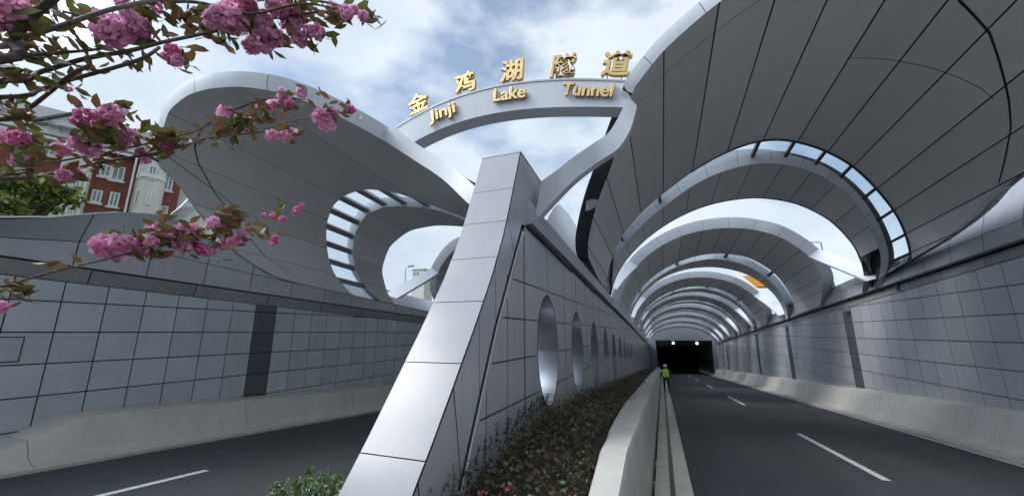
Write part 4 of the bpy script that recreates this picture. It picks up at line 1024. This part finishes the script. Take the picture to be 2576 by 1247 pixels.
def window(xc, yc, wpx, hpx, out=0.0, sill=True, bars=1, frame=M['trim']):
    u_, z_ = huv(xc, yc); u2, _ = huv(xc + wpx / 2, yc); u1, _ = huv(xc - wpx / 2, yc); _, za = huv(xc, yc + hpx / 2); _, zb = huv(xc, yc - hpx / 2)
    wd, ht = abs(u2 - u1), abs(zb - za)
    b = MB(); t_ = .08
    for (a0, a1, b0, b1) in ((-wd / 2, wd / 2, -ht / 2, -ht / 2 + t_), (-wd / 2, wd / 2, ht / 2 - t_, ht / 2), (-wd / 2, -wd / 2 + t_, -ht / 2 + t_, ht / 2 - t_), (wd / 2 - t_, wd / 2, -ht / 2 + t_, ht / 2 - t_)):
        b.obox(HP(u_ + a0, z_ + b0, out + .004), fd * (a1 - a0), fn * .07, (0, 0, b1 - b0))
    for k in range(bars):
        uu = -wd / 2 + wd * (k + 1) / (bars + 1); b.obox(HP(u_ + uu - .03, z_ - ht / 2 + t_, out + .004), fd * .06, fn * .05, (0, 0, ht - 2 * t_))
    wn = b.build('window', frame, hs_)
    b = MB(); b.obox(HP(u_ - wd / 2 + t_, z_ - ht / 2 + t_, out + .006), fd * (wd - 2 * t_), fn * .02, (0, 0, ht - 2 * t_)); b.build('pane', M['pane'], wn)
    if sill:
        b = MB(); b.obox(HP(u_ - wd / 2 - .1, z_ - ht / 2 - .14, out + .003), fd * (wd + .2), fn * .16, (0, 0, .12)); b.build('sill', M['stucco'], wn)
window(127, 373, 36, 38, 0)
for (x, y, w_, h_, o_) in ((192, 480, 22, 46, .5), (178, 540, 20, 34, .5), (266, 430, 30, 30, 0), (297, 437, 34, 36, 0), (243, 494, 28, 32, 0), (287, 502, 26, 36, 0), (423, 463, 24, 34, 0)):
    window(x, y, w_, h_, o_)
window(383, 446, 22, 34, 1.0, False); window(374, 508, 13, 32, 1.0, False); window(352, 440, 10, 32, .7, False, 0); window(350, 506, 22, 38, .8, False, 0, M['stucco'])
window(413, 528, 20, 20, 0, False, 0, M['stucco'])
for x, y in ((215, 480), (328, 480)):
    u_ = huv(x, y)[0]; b = MB(); b.tube([HP(u_, zB, .62), HP(u_, zE - .1, .62)], .06, n=8); b.build('drainpipe', M['trim'], hs_)
# ------------------------------------------------------------------ trees behind the left wall
def tree(base, ht, cr, n, label, seed, mats, group='trees behind the left wall'):
    rn = random.Random(seed); r0 = empty('leafy_tree', base, label, 'tree', group); base = Vector(base)
    b = MB(); b.tube([base, base + Vector((.1, 0, ht * .3)), base + Vector((0, .1, ht * .75))], [.22, .16, .06]); sp_ = []
    for k in range(9):
        a = rn.uniform(0, 6.28); s0 = base + Vector((0, 0, ht * rn.uniform(.25, .6))); e = base + Vector((math.cos(a) * cr * rn.uniform(.5, .95), math.sin(a) * cr * rn.uniform(.5, .95), ht * rn.uniform(.45, .95)))
        b.tube([s0, (s0 + e) / 2 + Vector((0, 0, .2)), e], [.09, .06, .02], n=6)
    b.build('trunk', M['wood'], r0)
    for k in range(46):
        a = rn.uniform(0, 6.28); q = rn.random() ** .5; z = rn.uniform(.18, .95); k_ = math.sqrt(max(.1, 1 - (2 * z - 1.1) ** 2))
        sp_.append((tuple(base + Vector((math.cos(a) * cr * q * k_, math.sin(a) * cr * q * k_, ht * z))), (cr * .3, cr * .3, cr * .22), n // 46))
    leafcloud('crown', sp_, .17, mats, r0, seed=seed)
tm = [(M['treeleaf'], 5), (M['hedge'], 1.5), (M['shrub_l'], .6)]
q = azdir(-50) * 25; tree((q.x, q.y, 3.0), 5.6, 1.7, 6000, 'yellow-green leafy tree in front of the town house, above the left wall', 11, tm)
# ------------------------------------------------------------------ distant things
def lamp_post(base, ht, arm, label):
    r0 = empty('street_lamp', base, label, 'street lamp'); base = Vector(base)
    b = MB(); b.tube([base, base + Vector((0, 0, ht))], [.09, .06]); b.build('pole', M['galv'], r0)
    b = MB(); b.tube([base + Vector((0, 0, ht - .1)), base + Vector((arm * .3, 0, ht + .2)), base + Vector((arm, 0, ht + .3))], .045, n=6); b.build('arm', M['galv'], r0)
    b = MB(); b.obox(base + Vector((arm - .1, -.15, ht + .22)), (.9 * (1 if arm > 0 else -1), 0, .08), (0, .3, 0), (0, 0, .12)); b.build('lamp_head', M['steel'], r0)
q = atY(1016, 750, 46.0); zt = atY(1018, 676, 46.0).z
lamp_post((q.x, q.y, q.z - 2), zt - q.z + 2, .5, 'slim distant street lamp seen through the left canopy opening')
# plain pale building glimpsed left
b = MB(); YD = 110; a_ = atY(1037, 690, YD); c_ = atY(1068, 690, YD); zz = atY(1045, 679, YD).z
tb_ = empty('distant_block', (a_.x, YD, a_.z - 10), 'small pale distant building between the left canopies', 'building')
b.box(a_.x, c_.x, YD, YD + 5, a_.z - 10, zz); b.build('wall', M['stucco'], tb_)
b = MB(); b.box(a_.x - .2, c_.x + .2, YD - .2, YD + 5.2, zz + .002, zz + .3); b.build('roof', M['galv'], tb_)
b = MB()
for k in range(2): b.box(a_.x + .5 + k * 1.3, a_.x + 1.2 + k * 1.3, YD - .05, YD - .01, zz - 1.8, zz - .8)
b.build('window', M['pane'], tb_)
b = MB(); y = 9.5
while y < YF:
    y2 = y + 2.6; b.hexa([W(-13.2, y, 3.8), W(-12.75, y, 4.1), W(-12.75, y2 - .02, 4.1), W(-13.2, y2 - .02, 3.8), W(-13.45, y, 5.35), W(-13.1, y, 5.35), W(-13.1, y2 - .02, 5.35), W(-13.45, y2 - .02, 5.35)]); y = y2
b.build('parapet_wall', M['white'], None, 'pale parapet beyond the left wall, glimpsed under the left canopies', 'wall')
# slim gantry behind the parapet, right of the second canopy
gq = MB(); A_, B__, C_ = atY(2030, 609, 30), atY(2064, 610, 30), atY(2072, 645, 30)
gq.tube([A_ + Vector((-1, 0, 0)), A_, B__, C_, C_ + Vector((.3, 0, -2.0))], .035, n=6); gq.build('thin_gantry', M['steel'], None, 'thin bent metal pole rising behind the right parapet against the sky', 'pole')
# orange board spanning the gap before the third canopy
oy = 35.4
op = [atY(1868, 694, oy), atY(1892, 692, oy), atY(1935, 724, oy), atY(1905, 724, oy)]
ob_ = empty('orange_board', (sum(p.x for p in op) / 4, oy, op[0].z), 'orange warning board slung across the roof gap before the third canopy', 'board')
nb = MB(); nb.sweep([op, [p + Vector((0, .08, 0)) for p in op]]); nb.build('panel', M['orange'], ob_)
nb = MB(); nb.obox(op[3] + Vector((0, -.01, 0)), op[2] - op[3], (0, .1, 0), (0.0, 0, .12)); nb.build('edge_strip', M['brick'], ob_)

# ------------------------------------------------------------------ cherry tree in the foreground
ct = empty('cherry_tree', (-2.9, -.3, .3), 'flowering cherry tree reaching in from the left with pink double blossom and bronze leaves', 'tree')
TB = Vector((-2.9, -.3, .3))
b = MB(); b.tube([TB, TB + Vector((.05, .02, .8)), TB + Vector((0, .05, 1.6)), TB + Vector((-.1, .1, 2.6)), TB + Vector((0, .2, 3.5))], [.11, .09, .08, .06, .03], n=12); b.build('trunk', M['bark'], ct, smooth=60)
def c1x(x, y): return (x * .5106, y * .5106)
BR = [  # (pixels, start radius, end radius, distance, material)
    ([(0, 117), (51, 97), (153, 66), (255, 31), (368, 5), (470, -10), (560, -25)], .0105, .006, 2.1, 'bark_pale'),
    ([(0, 150), (30, 105), (66, 56), (138, -8), (170, -40)], .015, .012, 2.0, 'bark'),
    ([(0, 204), (102, 181), (214, 148), (327, 128), (408, 107), (536, 80), (600, 60), (700, 45), (800, 30)], .010, .004, 2.1, 'bark'),
    ([(0, 245), (102, 225), (184, 199), (276, 174), (357, 148), (400, 120)], .0085, .006, 2.15, 'bark'),
    ([(0, 301), (66, 276), (122, 235), (170, 195), (225, 165)], .009, .006, 2.2, 'bark'),
    ([(0, 449), (128, 437), (255, 408), (378, 388), (460, 368), (531, 347), (638, 334), (730, 330)], .0075, .003, 2.3, 'bark'),
    ([(0, 440), (102, 415), (286, 380), (388, 357), (470, 336), (540, 310), (620, 280), (700, 255), (765, 225)], .005, .002, 2.35, 'bark'),
    ([(0, 720), (23, 714), (170, 674), (283, 648), (397, 614), (510, 577), (606, 543)], .006, .002, 2.2, 'bark'),
    ([(60, 140), (214, 128), (300, 120), (330, 150)], .006, .003, 2.1, 'bark'),
    ([(368, 8), (480, 5), (560, 20), (640, 35), (760, 10), (850, 25), (910, 40)], .007, .003, 2.1, 'bark'),
    ([(560, -20), (700, -10), (830, 8), (870, 20)], .008, .003, 2.05, 'bark'),
    ([(160, 30), (240, 50), (280, 70)], .004, .002, 2.1, 'bark'),
    ([(445, 370), (470, 352), (540, 345), (610, 325)], .003, .0015, 2.3, 'bark'),
    ([(638, 334), (700, 315), (760, 300), (830, 290), (890, 272)], .003, .0015, 2.3, 'bark'),
    ([(410, 385), (540, 480), (640, 545), (700, 540), (760, 520)], .002, .0012, 2.4, 'bark'),
    ([(640, 545), (670, 580), (690, 600)], .0015, .001, 2.4, 'bark'),
    ([(0, 170), (40, 190), (70, 215)], .006, .003, 2.1, 'bark'), ([(0, 60), (50, 40), (70, 60)], .004, .003, 2.1, 'bark'),
]
start = Vector((-2.85, -.2, 0))
for px, r0_, r1_, D, mt in BR:
    pts = [atD(x, y, D + .12 * math.sin(i * 1.3)) for i, (x, y) in enumerate(px)]
    if px[0][0] == 0:
        st_ = TB + Vector((0, .1, min(3.3, max(1.0, pts[0].z - TB.z - .25)))); pts = [st_, (st_ + pts[0]) / 2 + Vector((0, 0, .04))] + pts
    n = len(pts); fine = []
    for i in range(n - 1):
        p0, p1, p2, p3 = pts[max(i - 1, 0)], pts[i], pts[i + 1], pts[min(i + 2, n - 1)]
        for j in range(5):
            f = j / 5; fine.append(0.5 * ((2 * p1) + (p2 - p0) * f + (2 * p0 - 5 * p1 + 4 * p2 - p3) * f * f + (-p0 + 3 * p1 - 3 * p2 + p3) * f ** 3))
    fine.append(pts[-1])
    K = len(fine); rr = [lerp(r0_, r1_, i / (K - 1)) * (1 + .10 * noise.noise(Vector((i * .6, D, 0)))) for i in range(K)]
    b = MB(); b.tube(fine, rr, n=8); b.build('branch', M[mt], ct, smooth=60)
# blossom pompoms
def pompom(seed):
    rn = random.Random(seed); v, f, mi = [], [], []
    for k in range(95):
        d = Vector((rn.gauss(0, 1), rn.gauss(0, 1), rn.gauss(0, 1))).normalized(); rad = rn.uniform(.45, 1.0)
        u = d.cross(Vector((rn.gauss(0, 1), rn.gauss(0, 1), rn.gauss(0, 1)))).normalized(); w2 = d.cross(u)
        o = d * rad * .62; s_ = rn.uniform(.30, .46); i = len(v)
        # cupped petal, 3x3 grid
        for a in range(4):
            for c in range(4):
                p, q_ = a / 3 - .5, c / 3
                wd = math.sin(math.pi * (.18 + q_ * .72)) * s_ * 1.2
                pt = o + u * p * wd + (w2 * .75 + d * .5) * (q_ * s_) + d * (abs(p) * .45 * s_) + d * rn.uniform(-.03, .03)
                v.append(pt)
        for a in range(3):
            for c in range(3):
                j = i + a * 4 + c; f.append((j, j + 1, j + 5, j + 4)); mi.append(0 if rn.random() < .75 else 1)
    me = bpy.data.meshes.new('blossom'); me.from_pydata([tuple(p) for p in v], [], f)
    me.polygons.foreach_set('use_smooth', [True] * len(f)); return me, mi
PM = {}
for key, mm in (('n', ('petal', 'petal_pale')), ('p', ('petal_pale', 'petal')), ('d', ('petal_deep', 'petal'))):
    PM[key] = []
    for s_ in range(3):
        me, mi = pompom(s_ + 10 * ord(key)); me.materials.append(M[mm[0]]); me.materials.append(M[mm[1]]); me.polygons.foreach_set('material_index', mi); me.update(); PM[key].append(me)
BL = [(40, 20, 60), (-10, 60, 50), (530, 140, 60), (575, 170, 50), (660, 110, 45), (690, 155, 40), (600, 8, 30), (750, 30, 35), (1120, 90, 60), (1180, 120, 40), (1130, 40, 35), (1050, 100, 40), (1240, 70, 40), (1360, 30, 50), (1430, 60, 42),
      (1300, 130, 50), (1440, 130, 50), (1470, 190, 38), (1290, 210, 52), (1350, 190, 42), (1240, 230, 38), (1565, 160, 35), (1520, 155, 35), (1640, 50, 35), (1700, 60, 33), (1740, 50, 28), (1790, 80, 26), (1220, 20, 40), (850, 270, 42), (875, 300, 28),
      (435, 590, 45), (545, 570, 45), (520, 620, 36), (590, 690, 40), (625, 665, 28), (400, 700, 38), (450, 725, 38), (300, 735, 28), (95, 790, 30), (15, 685, 34), (85, 685, 32), (350, 862, 36), (310, 860, 25), (690, 755, 24), (720, 790, 20),
      (810, 718, 26), (860, 720, 22), (1110, 560, 38), (1210, 610, 36), (1590, 590, 56), (1635, 560, 28), (1340, 670, 34), (1400, 665, 28), (1445, 655, 28), (1400, 490, 34), (1485, 460, 26), (1340, 520, 28), (1290, 530, 24), (1425, 510, 24), (1725, 540, 24),
      (1385, 455, 20), (530, 1215, 44), (585, 1205, 34), (775, 1130, 38), (840, 1150, 28), (920, 1130, 34), (930, 1180, 34), (900, 1210, 30), (660, 1210, 32), (700, 1225, 30), (745, 1190, 24), (1050, 1095, 24), (1110, 1110, 26),
      (1190, 1165, 28), (1150, 1190, 28), (1020, 1235, 28), (985, 1225, 24), (1100, 1205, 22), (1350, 1065, 22), (1390, 1078, 18), (1460, 1040, 26), (1485, 1010, 14), (1300, 1062, 14), (1350, 1185, 26), (0, 1510, 22), (340, 440, 12), (220, 405, 10)]
rn = random.Random(21); leafspots = []
for (x, y, r) in BL:
    X_, Y_ = c1x(x, y)
    D = 2.1 if y < 400 else (2.3 if y < 950 else 2.2)
    if x > 1250 and y > 950: D = 2.4
    D += rn.uniform(-.08, .05)
    key = 'd' if (x > 1250 and y > 950) or rn.random() < .2 else ('p' if rn.random() < .35 else 'n')
    o = bpy.data.objects.new('blossom', rn.choice(PM[key])); scn.collection.objects.link(o); o.parent = ct
    p = atD(X_, Y_, D); o.location = p - TB; o.rotation_euler = (rn.uniform(0, 6), rn.uniform(0, 6), rn.uniform(0, 6))
    s_ = r * .5106 / F * D * (1.05 if y < 1080 or x > 1250 else 1.3); o.scale = (s_ * rn.uniform(.85, 1.15), s_ * rn.uniform(.85, 1.15), s_ * rn.uniform(.75, 1.0))
    if y < 1000 or x < 1250: leafspots.append((tuple(p + Vector((rn.uniform(-.03, .03), .03, rn.uniform(-.01, .06)))), (.07, .05, .05), 7))
# leaves along the boughs
for px, r0_, r1_, D, mt in BR:
    dens = 1.0 if D < 2.3 else .8
    if D > 2.38: continue
    for i in range(len(px) - 1):
        n = int(max(1, math.hypot(px[i + 1][0] - px[i][0], px[i + 1][1] - px[i][1]) / 42) * dens)
        if px[0][1] == 720 and px[i][0] < 240: continue
        for j in range(n):
            t_ = rn.random(); x, y = lerp(px[i][0], px[i + 1][0], t_), lerp(px[i][1], px[i + 1][1], t_)
            p = atD(x, y + rn.uniform(-14, 22), D); leafspots.append((tuple(p), (.045, .05, .03), 2))
for (x, y, k) in ((560, 330, 26), (600, 315, 26), (650, 290, 18), (430, 345, 22), (400, 340, 16), (230, 345, 16), (250, 330, 14), (70, 415, 14), (60, 395, 8), (500, 60, 20), (560, 95, 24), (620, 70, 16), (480, 45, 10), (120, 40, 14), (60, 20, 12), (40, 90, 14),
                  (100, 130, 12), (150, 105, 10), (20, 190, 12), (430, 600, 14), (570, 545, 20), (600, 540, 12), (540, 590, 10), (380, 630, 12), (155, 662, 7), (25, 730, 16), (690, 590, 8), (700, 525, 6), (60, 300, 12), (20, 270, 10), (200, 30, 8), (790, 30, 10), (700, 5, 12)):
    leafspots.append((tuple(atD(x, y, 2.2)), (.07, .05, .035), k))
leafcloud('foliage', leafspots, .033, [(M['leafb'], 6), (M['leafg'], 2.5)], ct, seed=9, asp=2.0)
